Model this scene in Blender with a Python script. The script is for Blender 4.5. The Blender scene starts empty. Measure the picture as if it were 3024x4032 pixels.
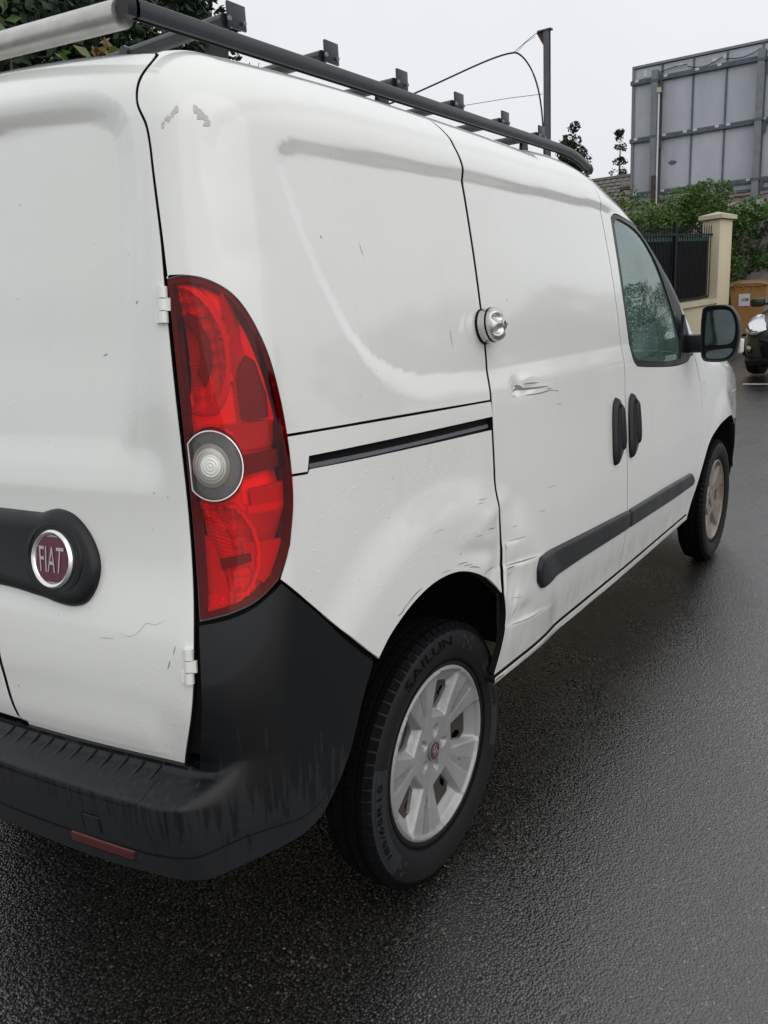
import bpy, bmesh, math, random
import numpy as np
from mathutils import Vector, Matrix
from mathutils.geometry import delaunay_2d_cdt
random.seed(7); RNG = np.random.default_rng(7)
scene = bpy.context.scene; COL = scene.collection

# ---------------------------------------------------------------- camera, sky, sun, exposure
CAMP = (-.6123, -1.7405, 1.2935); YAW, PITCH, ROLL = .6105, -.2392, -.0540
cam = bpy.data.cameras.new('camera'); camo = bpy.data.objects.new('camera', cam); COL.objects.link(camo)
cam.sensor_fit = 'VERTICAL'; cam.sensor_height = 36; cam.lens = 36*3128.92/4032; cam.clip_start = .02; cam.clip_end = 2000
_f = Vector((math.cos(PITCH)*math.cos(YAW), math.cos(PITCH)*math.sin(YAW), math.sin(PITCH)))
_r = Vector((math.sin(YAW), -math.cos(YAW), 0)); _u = _r.cross(_f)
_r2 = _r*math.cos(ROLL)+_u*math.sin(ROLL); _u2 = -_r*math.sin(ROLL)+_u*math.cos(ROLL)
M = Matrix((_r2, _u2, -_f)).transposed().to_4x4(); M.translation = CAMP; camo.matrix_world = M
scene.camera = camo

world = bpy.data.worlds.new('World'); scene.world = world; world.use_nodes = True
nt = world.node_tree; nt.nodes.clear()
wo = nt.nodes.new('ShaderNodeOutputWorld'); bg = nt.nodes.new('ShaderNodeBackground')
SUN_EL, SUN_AZ = math.radians(34), math.radians(252)
sky = nt.nodes.new('ShaderNodeTexSky'); sky.sky_type = 'NISHITA'; sky.sun_disc = False
sky.sun_elevation = SUN_EL; sky.sun_rotation = math.radians(90)-SUN_AZ; sky.dust_density = 4; sky.air_density = 1
# closed cloud deck: the blue sky is whitened by cloud, a little brighter overhead than at the horizon
tc = nt.nodes.new('ShaderNodeTexCoord'); sep = nt.nodes.new('ShaderNodeSeparateXYZ'); nt.links.new(tc.outputs['Generated'], sep.inputs[0])
ramp = nt.nodes.new('ShaderNodeValToRGB'); nt.links.new(sep.outputs['Z'], ramp.inputs[0])
e = ramp.color_ramp.elements; e[0].position = 0; e[0].color = (7.6, 7.75, 8.1, 1); e[1].position = .85; e[1].color = (9.6, 9.7, 10.0, 1)
nz = nt.nodes.new('ShaderNodeTexNoise'); nz.inputs['Scale'].default_value = 2.2; nz.inputs['Detail'].default_value = 4
nt.links.new(tc.outputs['Generated'], nz.inputs['Vector'])
mr = nt.nodes.new('ShaderNodeMapRange'); nt.links.new(nz.outputs['Fac'], mr.inputs[0]); mr.inputs[3].default_value = .92; mr.inputs[4].default_value = 1.06
ml = nt.nodes.new('ShaderNodeVectorMath'); ml.operation = 'SCALE'; nt.links.new(ramp.outputs[0], ml.inputs[0]); nt.links.new(mr.outputs[0], ml.inputs['Scale'])
mx = nt.nodes.new('ShaderNodeMix'); mx.data_type = 'RGBA'; mx.inputs[0].default_value = .94
nt.links.new(sky.outputs[0], mx.inputs[6]); nt.links.new(ml.outputs[0], mx.inputs[7]); nt.links.new(mx.outputs[2], bg.inputs[0])
bg.inputs[1].default_value = .108; nt.links.new(bg.outputs[0], wo.inputs[0])

sun = bpy.data.lights.new('sun', 'SUN'); sun.energy = .8; sun.angle = math.radians(80); sun.color = (1, .975, .94)
suno = bpy.data.objects.new('sun', sun); COL.objects.link(suno)
suno.rotation_euler = Vector((math.cos(SUN_AZ)*math.cos(SUN_EL), math.sin(SUN_AZ)*math.cos(SUN_EL), math.sin(SUN_EL))).to_track_quat('Z', 'Y').to_euler()
scene.view_settings.view_transform = 'Standard'; scene.view_settings.look = 'None'
scene.view_settings.exposure = 0; scene.view_settings.gamma = 1; scene.view_settings.use_curve_mapping = False
scene.cycles.use_denoising = True; scene.cycles.max_bounces = 10; scene.cycles.transparent_max_bounces = 16
scene.cycles.caustics_reflective = False; scene.cycles.caustics_refractive = False; scene.cycles.sample_clamp_indirect = 8

# ---------------------------------------------------------------- materials
def principled(name, col, rough=.5, metal=0, coat=0, spec=.5, **k):
    m = bpy.data.materials.new(name); m.use_nodes = True
    b = m.node_tree.nodes['Principled BSDF']
    b.inputs['Base Color'].default_value = (*col, 1); b.inputs['Roughness'].default_value = rough
    b.inputs['Metallic'].default_value = metal; b.inputs['Coat Weight'].default_value = coat
    b.inputs['Coat Roughness'].default_value = .06; b.inputs['Specular IOR Level'].default_value = spec
    for kk, v in k.items(): b.inputs[kk].default_value = v
    return m
class NB:                                            # small node builder
    def __init__(s, m):
        s.m = m; s.t = m.node_tree; s.b = s.t.nodes['Principled BSDF']; s.tc = None
    def n(s, typ, **k):
        o = s.t.nodes.new(typ)
        for a, v in k.items(): setattr(o, a, v)
        return o
    def l(s, a, b): s.t.links.new(a, b)
    def co(s, scale=(1, 1, 1), out='Object', rot=(0, 0, 0)):
        if s.tc is None: s.tc = s.n('ShaderNodeTexCoord')
        mp = s.n('ShaderNodeMapping'); mp.inputs['Scale'].default_value = scale; mp.inputs['Rotation'].default_value = rot
        s.l(s.tc.outputs[out], mp.inputs[0]); return mp.outputs[0]
    def noise(s, scale, detail=4, vec=None, rough=.5, dist=0):
        o = s.n('ShaderNodeTexNoise'); o.inputs['Scale'].default_value = scale; o.inputs['Detail'].default_value = detail
        o.inputs['Roughness'].default_value = rough; o.inputs['Distortion'].default_value = dist
        s.l(vec if vec is not None else s.co(), o.inputs['Vector']); return o.outputs['Fac']
    def vor(s, scale, vec=None, feature='F1', out='Distance'):
        o = s.n('ShaderNodeTexVoronoi', feature=feature); o.inputs['Scale'].default_value = scale
        s.l(vec if vec is not None else s.co(), o.inputs['Vector']); return o.outputs[out]
    def rampf(s, fac, stops):
        o = s.n('ShaderNodeValToRGB'); cr = o.color_ramp
        while len(cr.elements) < len(stops): cr.elements.new(.5)
        for el, (p, c) in zip(cr.elements, stops):
            el.position = p; el.color = (*c, 1) if isinstance(c, tuple) else (c, c, c, 1)
        s.l(fac, o.inputs[0]); return o.outputs[0]
    def mix(s, fac, a, b, mode='MIX'):
        o = s.n('ShaderNodeMix', data_type='RGBA', blend_type=mode)
        for v, i in ((fac, 0), (a, 6), (b, 7)):
            if isinstance(v, (int, float)): o.inputs[i].default_value = v if i == 0 else (v, v, v, 1)
            elif isinstance(v, tuple): o.inputs[i].default_value = (*v, 1)
            else: s.l(v, o.inputs[i])
        return o.outputs[2]
    def math(s, op, a, b=None, clamp=False):
        o = s.n('ShaderNodeMath', operation=op, use_clamp=clamp)
        for i, v in enumerate((a, b)):
            if v is None: continue
            if isinstance(v, (int, float)): o.inputs[i].default_value = v
            else: s.l(v, o.inputs[i])
        return o.outputs[0]
    def bump(s, h, strength=.3, dist=.005, normal=None):
        o = s.n('ShaderNodeBump'); o.inputs['Strength'].default_value = strength; o.inputs['Distance'].default_value = dist
        s.l(h, o.inputs['Height'])
        if normal is not None: s.l(normal, o.inputs['Normal'])
        s.l(o.outputs[0], s.b.inputs['Normal']); return o.outputs[0]
    def set(s, name, v): s.l(v, s.b.inputs[name])

def mat_paint():
    m = principled('white_paint', (.78, .79, .765), .20, coat=.8); nb = NB(m)
    film = nb.noise(2.2, 6, rough=.65)
    streak = nb.noise(5, 5, nb.co((5, 5, .5)), .6)
    spots = nb.vor(34, nb.co(), 'F1')
    col = nb.mix(nb.rampf(film, [(.40, 0.), (.80, 1.)]), (.795, .808, .772), (.762, .775, .735))
    col = nb.mix(nb.rampf(streak, [(.55, 0.), (.9, .25)]), col, (.66, .655, .60))
    # road film that collects low on the body
    sx = nb.n('ShaderNodeSeparateXYZ'); nb.co(); nb.l(nb.tc.outputs['Object'], sx.inputs[0])
    low = nb.n('ShaderNodeMapRange'); nb.l(sx.outputs['Z'], low.inputs[0])
    low.inputs[1].default_value = .62; low.inputs[2].default_value = .36; low.inputs[3].default_value = 0; low.inputs[4].default_value = 1
    grime = nb.math('MULTIPLY', nb.rampf(nb.noise(14, 8, nb.co((1, 1, .6)), .7), [(.35, 0.), (.75, .8)]), low.outputs[0])
    col = nb.mix(grime, col, (.42, .39, .32))
    chips = nb.rampf(nb.math('ADD', spots, nb.math('MULTIPLY', nb.noise(9, 2), .35)), [(.172, 1.), (.185, 0.)])
    col = nb.mix(nb.math('MULTIPLY', chips, .75), col, (.20, .18, .15))
    nb.set('Base Color', col)
    nb.set('Roughness', nb.rampf(film, [(.3, .14), (.8, .28)]))
    drops = nb.rampf(nb.vor(95, nb.co((1, 1, .75)), 'F1'), [(.10, 1.), (.28, 0.)])
    where = nb.rampf(nb.noise(4.5, 3), [(.52, 0.), (.62, 1.)])
    orange = nb.noise(7, 2)
    h = nb.math('ADD', nb.math('MULTIPLY', drops, where), nb.math('MULTIPLY', orange, .6))
    nb.bump(h, .22, .0012)
    return m
def mat_black_plastic(name, wet):
    m = principled(name, (.018, .019, .021), .42, spec=.35); nb = NB(m)
    if wet:
        # dry chalky plastic with darker runs where rain water went down
        runs = nb.noise(85, 3, nb.co((1, 1, .045)), .55, .5)
        big = nb.noise(3.5, 5, nb.co((1, 1, .8)), .6)
        scr = nb.noise(30, 5, nb.co((.5, .5, 5), rot=(0, .25, 0)), .6)
        sx = nb.n('ShaderNodeSeparateXYZ'); nb.l(nb.tc.outputs['Object'], sx.inputs[0])
        low = nb.n('ShaderNodeMapRange'); nb.l(sx.outputs['Z'], low.inputs[0]); low.clamp = False
        low.inputs[1].default_value = .66; low.inputs[2].default_value = .49; low.inputs[3].default_value = -.9; low.inputs[4].default_value = .75
        edge = nb.math('ADD', low.outputs[0], nb.math('MULTIPLY', nb.math('SUBTRACT', runs, .5), 5.0))
        edge = nb.math('ADD', edge, nb.math('MULTIPLY', nb.math('SUBTRACT', big, .5), 2.2))
        dry = nb.rampf(edge, [(.22, 0.), (.62, .85)])
        dst = nb.n('ShaderNodeVectorMath', operation='DISTANCE'); nb.l(nb.tc.outputs['Object'], dst.inputs[0]); dst.inputs[1].default_value = (.19, -.80, .86)
        patch_ = nb.rampf(nb.math('ADD', dst.outputs['Value'], nb.math('MULTIPLY', nb.math('SUBTRACT', big, .5), .03)), [(.122, .8), (.130, 0.)])
        dry = nb.math('ADD', dry, patch_, True)
        dry = nb.math('ADD', dry, nb.math('MULTIPLY', nb.rampf(scr, [(.60, 0.), (.70, .45)]), nb.rampf(big, [(.45, 0.), (.65, 1.)])), True)
        nb.set('Base Color', nb.mix(dry, (.0035, .0042, .0052), (.0160, .0175, .0195)))
        nb.set('Roughness', nb.rampf(dry, [(0, .34), (1, .62)]))
        nb.bump(nb.noise(420, 2), .12, .0008)
    else:
        f = nb.noise(6, 6, nb.co((1, 1, .4)), .65)
        nb.set('Base Color', nb.mix(nb.rampf(f, [(.35, 0.), (.75, 1.)]), (.006, .007, .009), (.013, .0145, .017)))
        nb.set('Roughness', nb.rampf(f, [(.3, .3), (.8, .55)]))
        nb.bump(nb.noise(600, 2), .10, .0006)
    return m
def mat_metal(name, col, rough, scratch=.3, dirt=(.25, .22, .18)):
    m = principled(name, col, rough, 1); nb = NB(m)
    f = nb.noise(18, 7, None, .7)
    nb.set('Base Color', nb.mix(nb.rampf(f, [(.5, 0.), (.85, scratch)]), col, dirt))
    nb.set('Roughness', nb.rampf(f, [(.3, rough*.8), (.8, min(1, rough*1.5))]))
    return m
def mat_asphalt():
    m = principled('wet_asphalt', (.03, .03, .03), .3, spec=.8); nb = NB(m)
    co = nb.co(); warp = nb.n('ShaderNodeVectorMath', operation='ADD')
    nn = nb.n('ShaderNodeTexNoise'); nn.inputs['Scale'].default_value = 90; nb.l(co, nn.inputs['Vector'])
    sc = nb.n('ShaderNodeVectorMath', operation='SCALE'); sc.inputs['Scale'].default_value = .006; nb.l(nn.outputs['Color'], sc.inputs[0])
    nb.l(co, warp.inputs[0]); nb.l(sc.outputs[0], warp.inputs[1]); w = warp.outputs[0]
    cell = nb.n('ShaderNodeTexVoronoi', feature='F1'); cell.inputs['Scale'].default_value = 165; nb.l(w, cell.inputs['Vector'])
    cell2 = nb.n('ShaderNodeTexVoronoi', feature='F1'); cell2.inputs['Scale'].default_value = 75; nb.l(w, cell2.inputs['Vector'])
    big = nb.noise(1.1, 6, co, .6)
    hue = nb.n('ShaderNodeSeparateColor'); nb.l(cell.outputs['Color'], hue.inputs[0])
    hue2 = nb.n('ShaderNodeSeparateColor'); nb.l(cell2.outputs['Color'], hue2.inputs[0])
    stone = nb.rampf(hue.outputs[0], [(0, (.026, .0240, .0215)), (.5, (.043, .0395, .0352)), (.80, (.063, .0575, .0495)), (.93, (.10, .09, .076)), (.985, (.14, .12, .095)), (1., (.27, .25, .22))])
    col = nb.mix(nb.rampf(cell.outputs['Distance'], [(.25, 0.), (.62, 1.)]), stone, (.007, .0068, .0065))
    rare = nb.rampf(hue2.outputs[1], [(.955, 0.), (.965, 1.)])
    rare = nb.math('MULTIPLY', rare, nb.rampf(cell2.outputs['Distance'], [(.25, 1.), (.36, 0.)]))
    chip = nb.rampf(hue2.outputs[2], [(0, (.20, .185, .16)), (.4, (.15, .145, .14)), (.7, (.17, .095, .055)), (1, (.24, .20, .12))])
    col = nb.mix(nb.math('MULTIPLY', rare, .8), col, chip)
    col = nb.mix(nb.rampf(big, [(.35, 0.), (.7, .5)]), col, nb.mix(.5, col, (.012, .012, .012)))
    nb.set('Base Color', col)
    nb.set('Roughness', nb.rampf(nb.noise(2.5, 5, co, .6), [(.35, .22), (.7, .38)]))
    hgt = nb.math('ADD', nb.rampf(cell.outputs['Distance'], [(.1, 1.), (.75, 0.)]), nb.math('MULTIPLY', nb.rampf(cell2.outputs['Distance'], [(.1, 1.), (.7, 0.)]), .9))
    hgt = nb.math('ADD', hgt, nb.math('MULTIPLY', nb.math('MULTIPLY', hue.outputs[1], nb.rampf(cell.outputs['Distance'], [(.2, 1.), (.6, 0.)])), 1.0))
    bn0 = nb.bump(hgt, .26, .0032)
    nb.set('Coat Weight', nb.rampf(nb.noise(.7, 5, co, .6), [(.3, .8), (.7, 1.)])); nb.b.inputs['Coat Roughness'].default_value = .20; nb.b.inputs['Coat IOR'].default_value = 1.62
    nb.l(bn0, nb.b.inputs['Coat Normal'])
    return m
def mat_noise(name, c1, c2, scale, rough=.8, bump=.2, dist=.01, stretch=(1, 1, 1), metal=0, spec=.5):
    m = principled(name, c1, rough, metal, spec=spec); nb = NB(m)
    f = nb.noise(scale, 8, nb.co(stretch), .65)
    nb.set('Base Color', nb.mix(nb.rampf(f, [(.3, 0.), (.7, 1.)]), c1, c2))
    if bump: nb.bump(nb.noise(scale*6, 4, nb.co(stretch)), bump, dist)
    return m
def mat_leaf(name, c1, c2, c3, rough=.42):
    m = principled(name, c1, rough); nb = NB(m)
    g = nb.n('ShaderNodeNewGeometry')
    col = nb.rampf(g.outputs['Random Per Island'], [(0, c1), (.55, c2), (.93, c3), (1., c3)])
    col = nb.mix(nb.rampf(nb.noise(1.6, 3), [(.4, 0.), (.65, .55)]), col, tuple(x*.45 for x in c1))
    nb.set('Base Color', col)
    nb.b.inputs['Subsurface Weight'].default_value = 0
    tr = nb.n('ShaderNodeBsdfTranslucent'); nb.l(col, tr.inputs[0])
    ms = nb.n('ShaderNodeMixShader'); ms.inputs[0].default_value = .25
    out = nb.t.nodes['Material Output']; nb.l(nb.b.outputs[0], ms.inputs[1]); nb.l(tr.outputs[0], ms.inputs[2]); nb.l(ms.outputs[0], out.inputs[0])
    return m
def mat_thin_glass(name, tint, fog=0, fogcol=(.6, .65, .65), ior=1.5, rough=.02, spots=False):
    m = bpy.data.materials.new(name); m.use_nodes = True; t = m.node_tree; t.nodes.clear()
    N = lambda k: t.nodes.new(k)
    out = N('ShaderNodeOutputMaterial'); tr = N('ShaderNodeBsdfTransparent'); tr.inputs[0].default_value = (*tint, 1)
    gl = N('ShaderNodeBsdfGlossy'); gl.inputs['Roughness'].default_value = rough; gl.inputs[0].default_value = ((.86, .97, .95, 1) if fog else (1, 1, 1, 1))
    fr = N('ShaderNodeFresnel'); fr.inputs[0].default_value = ior
    a = N('ShaderNodeMixShader')
    base = tr.outputs[0]
    if fog:
        df = N('ShaderNodeBsdfDiffuse'); df.inputs[0].default_value = (*fogcol, 1)
        fm = N('ShaderNodeMixShader'); t.links.new(base, fm.inputs[1]); t.links.new(df.outputs[0], fm.inputs[2])
        tc = N('ShaderNodeTexCoord'); nz = N('ShaderNodeTexNoise'); nz.inputs['Scale'].default_value = 7; nz.inputs['Detail'].default_value = 7
        t.links.new(tc.outputs['Object'], nz.inputs['Vector'])
        mp = N('ShaderNodeMapRange'); t.links.new(nz.outputs['Fac'], mp.inputs[0]); mp.inputs[1].default_value = .3; mp.inputs[2].default_value = .7
        mp.inputs[3].default_value = fog*.6; mp.inputs[4].default_value = fog*1.2; t.links.new(mp.outputs[0], fm.inputs[0]); base = fm.outputs[0]
    if spots:
        tc2 = N('ShaderNodeTexCoord'); vo = N('ShaderNodeTexVoronoi'); vo.inputs['Scale'].default_value = 85; t.links.new(tc2.outputs['Object'], vo.inputs['Vector'])
        vr = N('ShaderNodeMapRange'); t.links.new(vo.outputs['Distance'], vr.inputs[0]); vr.inputs[1].default_value = .12; vr.inputs[2].default_value = .3; vr.inputs[3].default_value = 1; vr.inputs[4].default_value = 0
        bp = N('ShaderNodeBump'); bp.inputs['Strength'].default_value = .2; bp.inputs['Distance'].default_value = .002; t.links.new(vr.outputs[0], bp.inputs['Height'])
        t.links.new(bp.outputs[0], gl.inputs['Normal']); t.links.new(bp.outputs[0], fr.inputs['Normal'])
    t.links.new(fr.outputs[0], a.inputs[0]); t.links.new(base, a.inputs[1]); t.links.new(gl.outputs[0], a.inputs[2]); t.links.new(a.outputs[0], out.inputs[0])
    return m

MAT = dict(
    paint=mat_paint(), plastic=mat_black_plastic('bumper_plastic', True), trim=mat_black_plastic('trim_plastic', False),
    gloss=principled('gloss_black', (.004, .005, .008), .16, spec=.32), dark=principled('dark_cavity', (.008, .008, .009), .8, spec=.2),
    rubber=mat_noise('tyre_rubber', (.0045, .005, .0058), (.0075, .008, .009), 14, .62, .1, .001, spec=.3), tread=mat_noise('tread_rubber', (.0035, .004, .0048), (.006, .0065, .0075), 20, .8, .1, .001, spec=.06),
    letter=principled('tyre_letter', (.002, .002, .0022), .8, spec=.1), sidewall_pale=principled('tyre_patch', (.014, .0155, .018), .5),  # lettering rubber, and a paler rubber for the sidewall patches
    cover=mat_noise('wheel_silver', (.41, .415, .42), (.28, .277, .27), 9, .38, 0, metal=.35), coverdirty=mat_noise('wheel_silver_brake_dust', (.30, .28, .255), (.17, .13, .095), 7, .5, 0, metal=.25),
    facet=mat_noise('wheel_grey', (.30, .31, .32), (.225, .228, .23), 9, .45, 0, metal=.3),
    steel=mat_noise('rusty_steel', (.034, .029, .025), (.048, .029, .019), 25, .7, .2, .002),
    rack=mat_noise('rack_paint', (.015, .0165, .021), (.025, .026, .030), 12, .38, .05, .001), galv=mat_noise('galvanised', (.16, .18, .20), (.23, .245, .26), 6, .5, .1, .002, metal=.5),
    alu=mat_noise('aluminium_tube', (.62, .61, .58), (.44, .43, .40), 10, .32, .05, .0005, (1, 1, 3), metal=.55), chrome=principled('chrome', (.78, .77, .75), .06, 1),
    lock=mat_metal('brushed_lock_steel', (.60, .59, .57), .24, .35), badge=principled('badge_enamel', (.115, .022, .045), .35), letters=principled('badge_letters', (.50, .47, .48), .35, .3),
    reflector=principled('lamp_reflector', (1., .98, .98), .30, .25), lampgrey=principled('lamp_dark', (.15, .15, .15), .3, .3), lampbezel=principled('lamp_bezel_grey', (.10, .10, .10), .35), lamptone=principled('lamp_tone_grey', (.80, .78, .78), .4, .1), lampclear=principled('lamp_clear_reflector', (.80, .80, .75), .25, .35),
    red=mat_thin_glass('red_lens', (.97, .026, .034), 0, ior=1.33), clear=mat_thin_glass('clear_lens', (.93, .93, .91), 0, ior=1.5), redrefl=mat_noise('red_reflector', (.13, .012, .010), (.07, .008, .008), 20, .4, .2, .002),
    glass=mat_thin_glass('door_glass', (.22, .48, .37), .25, (.26, .46, .38), ior=2.5, rough=.015, spots=True), screen=mat_thin_glass('windscreen_glass', (.55, .68, .62), .04),
    mirror=mat_noise('mirror_glass', (.085, .105, .112), (.12, .14, .145), 8, .06, .06, .001, metal=1), interior=principled('cabin_grey', (.05, .055, .055), .7), seat=mat_noise('seat_cloth', (.035, .05, .045), (.05, .06, .055), 30, .9, .2, .003),
    scratch=principled('bare_scratch', (.22, .215, .205), .6), residue=mat_noise('sticker_residue', (.50, .475, .44), (.58, .56, .53), 60, .6, .3, .001), rust=mat_noise('edge_rust', (.17, .10, .05), (.30, .24, .18), 60, .8, .3, .001), dirtedge=principled('seam_dirt', (.11, .095, .075), .8),
    asphalt=mat_asphalt(), paving=mat_noise('pavement', (.085, .08, .074), (.13, .125, .115), 3, .5, .3, .004), kerb=mat_noise('kerb_stone', (.06, .058, .053), (.12, .115, .105), 5, .55, .3, .004), line=mat_noise('road_paint', (.55, .55, .53), (.30, .30, .29), 9, .5, .2, .002),
    render=mat_noise('cream_render', (.62, .545, .385), (.54, .47, .33), 1.6, .85, .25, .003, (1, 1, .5)), cap=mat_noise('cream_cap', (.60, .53, .38), (.47, .42, .30), 4, .8, .2, .003), fence=principled('black_iron', (.007, .008, .010), .5, spec=.25), screenmesh=principled('fence_sheet', (.006, .0065, .008), .7, spec=.15), greencloth=principled('green_netting', (.05, .14, .115), .7),
    bin=mat_noise('brown_bin', (.36, .18, .055), (.30, .15, .045), 3, .45, .1, .003), binlid=mat_noise('brown_bin_lid', (.20, .10, .045), (.25, .15, .09), 4, .4, .1, .003), paper=principled('white_label', (.62, .63, .64), .5), ink=principled('label_ink', (.12, .12, .14), .6),
    board=mat_noise('board_sheet', (.35, .372, .415), (.48, .50, .535), 1.1, .38, .08, .01, (1, 1, .35), metal=.2), boardframe=mat_noise('board_frame', (.065, .085, .10), (.12, .145, .165), 5, .5, .1, .002, metal=.4), tape=principled('white_tape', (.58, .60, .62), .5), rustpost=mat_noise('rusty_post', (.045, .03, .026), (.075, .05, .04), 9, .8, .2, .003),
    tile=mat_noise('roof_tile', (.18, .125, .105), (.11, .085, .078), 3.5, .75, .3, .006), tilegrey=mat_noise('roof_tile_grey', (.13, .12, .105), (.085, .08, .072), 3.5, .75, .3, .006), wallgrey=mat_noise('old_wall', (.52, .51, .50), (.30, .29, .28), 2.5, .85, .4, .01), wallwhite=mat_noise('white_wall', (.58, .57, .55), (.48, .47, .45), 2, .8, .2, .004),
    bark=mat_noise('bark', (.05, .038, .028), (.09, .07, .052), 9, .9, .6, .02, (1, 1, .3)),
    hedge=mat_leaf('hedge_leaf', (.048, .105, .022), (.092, .19, .036), (.16, .25, .05)), laurel=mat_leaf('laurel_leaf', (.05, .11, .022), (.085, .17, .035), (.16, .19, .05)), conifer=mat_leaf('conifer_leaf', (.010, .028, .011), (.018, .045, .017), (.03, .06, .022), .6), broad=mat_leaf('broad_leaf', (.018, .045, .014), (.03, .068, .02), (.05, .085, .03), .5), autumn=mat_leaf('dry_leaf', (.20, .13, .05), (.28, .18, .07), (.25, .2, .08)),
    wood=mat_noise('pole_steel', (.075, .085, .10), (.11, .12, .135), 5, .6, .2, .003), cable=principled('cable', (.012, .012, .014), .6), carpaint=mat_noise('dark_car_paint', (.020, .022, .018), (.026, .027, .022), 3, .25, 0), headlamp=principled('headlamp_inner', (.72, .73, .74), .15, .85), carglass=principled('car_glass', (.02, .022, .025), .05),
    amber=principled('indicator', (.75, .70, .64), .2), orange=principled('indicator_orange', (.55, .12, .04), .3))

# ---------------------------------------------------------------- object helpers
def tag(o, label=None, cat=None, group=None, kind=None):
    for k, v in (('label', label), ('category', cat), ('group', group), ('kind', kind)):
        if v: o[k] = v
    return o
def thing(name, label, cat, loc=(0, 0, 0), rz=0, group=None):
    o = bpy.data.objects.new(name, None); COL.objects.link(o); o.location = loc; o.rotation_euler = (0, 0, rz); o.empty_display_size = .2
    return tag(o, label, cat, group)
def mesh_obj(name, V, F, mat, parent=None, smooth=True, normals=None, sharp=None):
    me = bpy.data.meshes.new(name); me.from_pydata([tuple(map(float, v)) for v in V], [], [tuple(int(i) for i in f) for f in F])
    mats = mat if isinstance(mat, (list, tuple)) else [mat]
    for m in mats: me.materials.append(MAT[m])
    me.polygons.foreach_set('use_smooth', [smooth]*len(me.polygons)); me.update()
    if normals is not None: me.normals_split_custom_set_from_vertices([tuple(map(float, n)) for n in normals])
    elif sharp is not None: me.set_sharp_from_angle(angle=math.radians(sharp))
    o = bpy.data.objects.new(name, me); COL.objects.link(o)
    if parent is not None: o.parent = parent
    return o
class MB:                                            # collects simple solids into ONE mesh
    def __init__(s): s.V = []; s.F = []
    def add(s, V, F):
        k = len(s.V); s.V += [tuple(v) for v in V]; s.F += [tuple(i+k for i in f) for f in F]; return s
    def box(s, c, d, M=None, bev=0):
        x, y, z = (q/2 for q in d); b = bev
        if b <= 0:
            V = [Vector((i*x, j*y, k*z)) for k in (-1, 1) for j in (-1, 1) for i in (-1, 1)]
            F = [(0, 2, 3, 1), (4, 5, 7, 6), (0, 1, 5, 4), (2, 6, 7, 3), (0, 4, 6, 2), (1, 3, 7, 5)]
        else:
            bm = bmesh.new(); bmesh.ops.create_cube(bm, size=1, matrix=Matrix.Diagonal((*d, 1)))
            bmesh.ops.bevel(bm, geom=bm.edges[:], offset=b, segments=2, profile=.5, affect='EDGES')
            V = [v.co.copy() for v in bm.verts]; F = [[v.index for v in f.verts] for f in bm.faces]; bm.free()
        if M is not None: V = [M @ v for v in V]
        return s.add([Vector(c)+v for v in V], F)
    def tube(s, P, r, n=10, flat=1.0, up=None):
        P = [Vector(p) for p in P]; rs = r if isinstance(r, (list, tuple)) else [r]*len(P); V = []; F = []
        for i, p in enumerate(P):
            d = (P[min(i+1, len(P)-1)]-P[max(i-1, 0)]).normalized()
            a = Vector(up) if up else (Vector((0, 0, 1)) if abs(d.z) < .9 else Vector((1, 0, 0)))
            x = d.cross(a).normalized(); y = x.cross(d)
            V += [p+x*(rs[i]*math.cos(2*math.pi*k/n))+y*(rs[i]*flat*math.sin(2*math.pi*k/n)) for k in range(n)]
        for i in range(len(P)-1):
            for k in range(n): F.append((i*n+k, i*n+(k+1) % n, (i+1)*n+(k+1) % n, (i+1)*n+k))
        F.append(tuple(range(n-1, -1, -1))); F.append(tuple(range((len(P)-1)*n, len(P)*n)))
        return s.add(V, F)
    def lathe(s, prof, n=48, M=None, closed=False):  # prof = (r, axial); axis = local y, outwards = -y
        V = []; F = []; m = len(prof)
        for k in range(n):
            a = 2*math.pi*k/n
            V += [Vector((r*math.cos(a), y, r*math.sin(a))) for r, y in prof]
        for k in range(n):
            for j in range(m-1): F.append((k*m+j, k*m+j+1, ((k+1) % n)*m+j+1, ((k+1) % n)*m+j))
        if M is not None: V = [M @ v for v in V]
        return s.add(V, F)
    def prism(s, pts, depth, M):                      # outline in local xy, extruded along +z, placed by M
        n = len(pts); V = [M @ Vector((x, y, 0)) for x, y in pts]+[M @ Vector((x, y, depth)) for x, y in pts]
        F = [tuple(range(n-1, -1, -1)), tuple(range(n, 2*n))]+[(i, (i+1) % n, n+(i+1) % n, n+i) for i in range(n)]
        return s.add(V, F)
    def build(s, name, mat, parent=None, smooth=True, sharp=35):
        return mesh_obj(name, s.V, s.F, mat, parent, smooth, sharp=sharp if smooth else None)
def copy_tree(o, parent=None):
    c = o.copy(); COL.objects.link(c); c.parent = parent
    for ch in list(o.children): copy_tree(ch, c)
    return c
def text_mesh(txt, size=1.0):                         # flat outline triangles of a word, width normalised later
    cu = bpy.data.curves.new('lettering', 'FONT'); cu.body = txt; cu.size = size; cu.resolution_u = 4
    o = bpy.data.objects.new('lettering', cu); COL.objects.link(o)
    me = bpy.data.meshes.new_from_object(o); V = np.array([v.co[:2] for v in me.vertices]); F = [tuple(p.vertices) for p in me.polygons]
    bpy.data.objects.remove(o); bpy.data.meshes.remove(me); bpy.data.curves.remove(cu)
    return V, F
def ground_z(x):
    t = np.clip((np.asarray(x, float)-4)/6, 0, 1)
    z = .04*(6*(t**3-.5*t**4))+.04*np.clip(np.asarray(x, float)-10, 0, 30)
    return z
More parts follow.
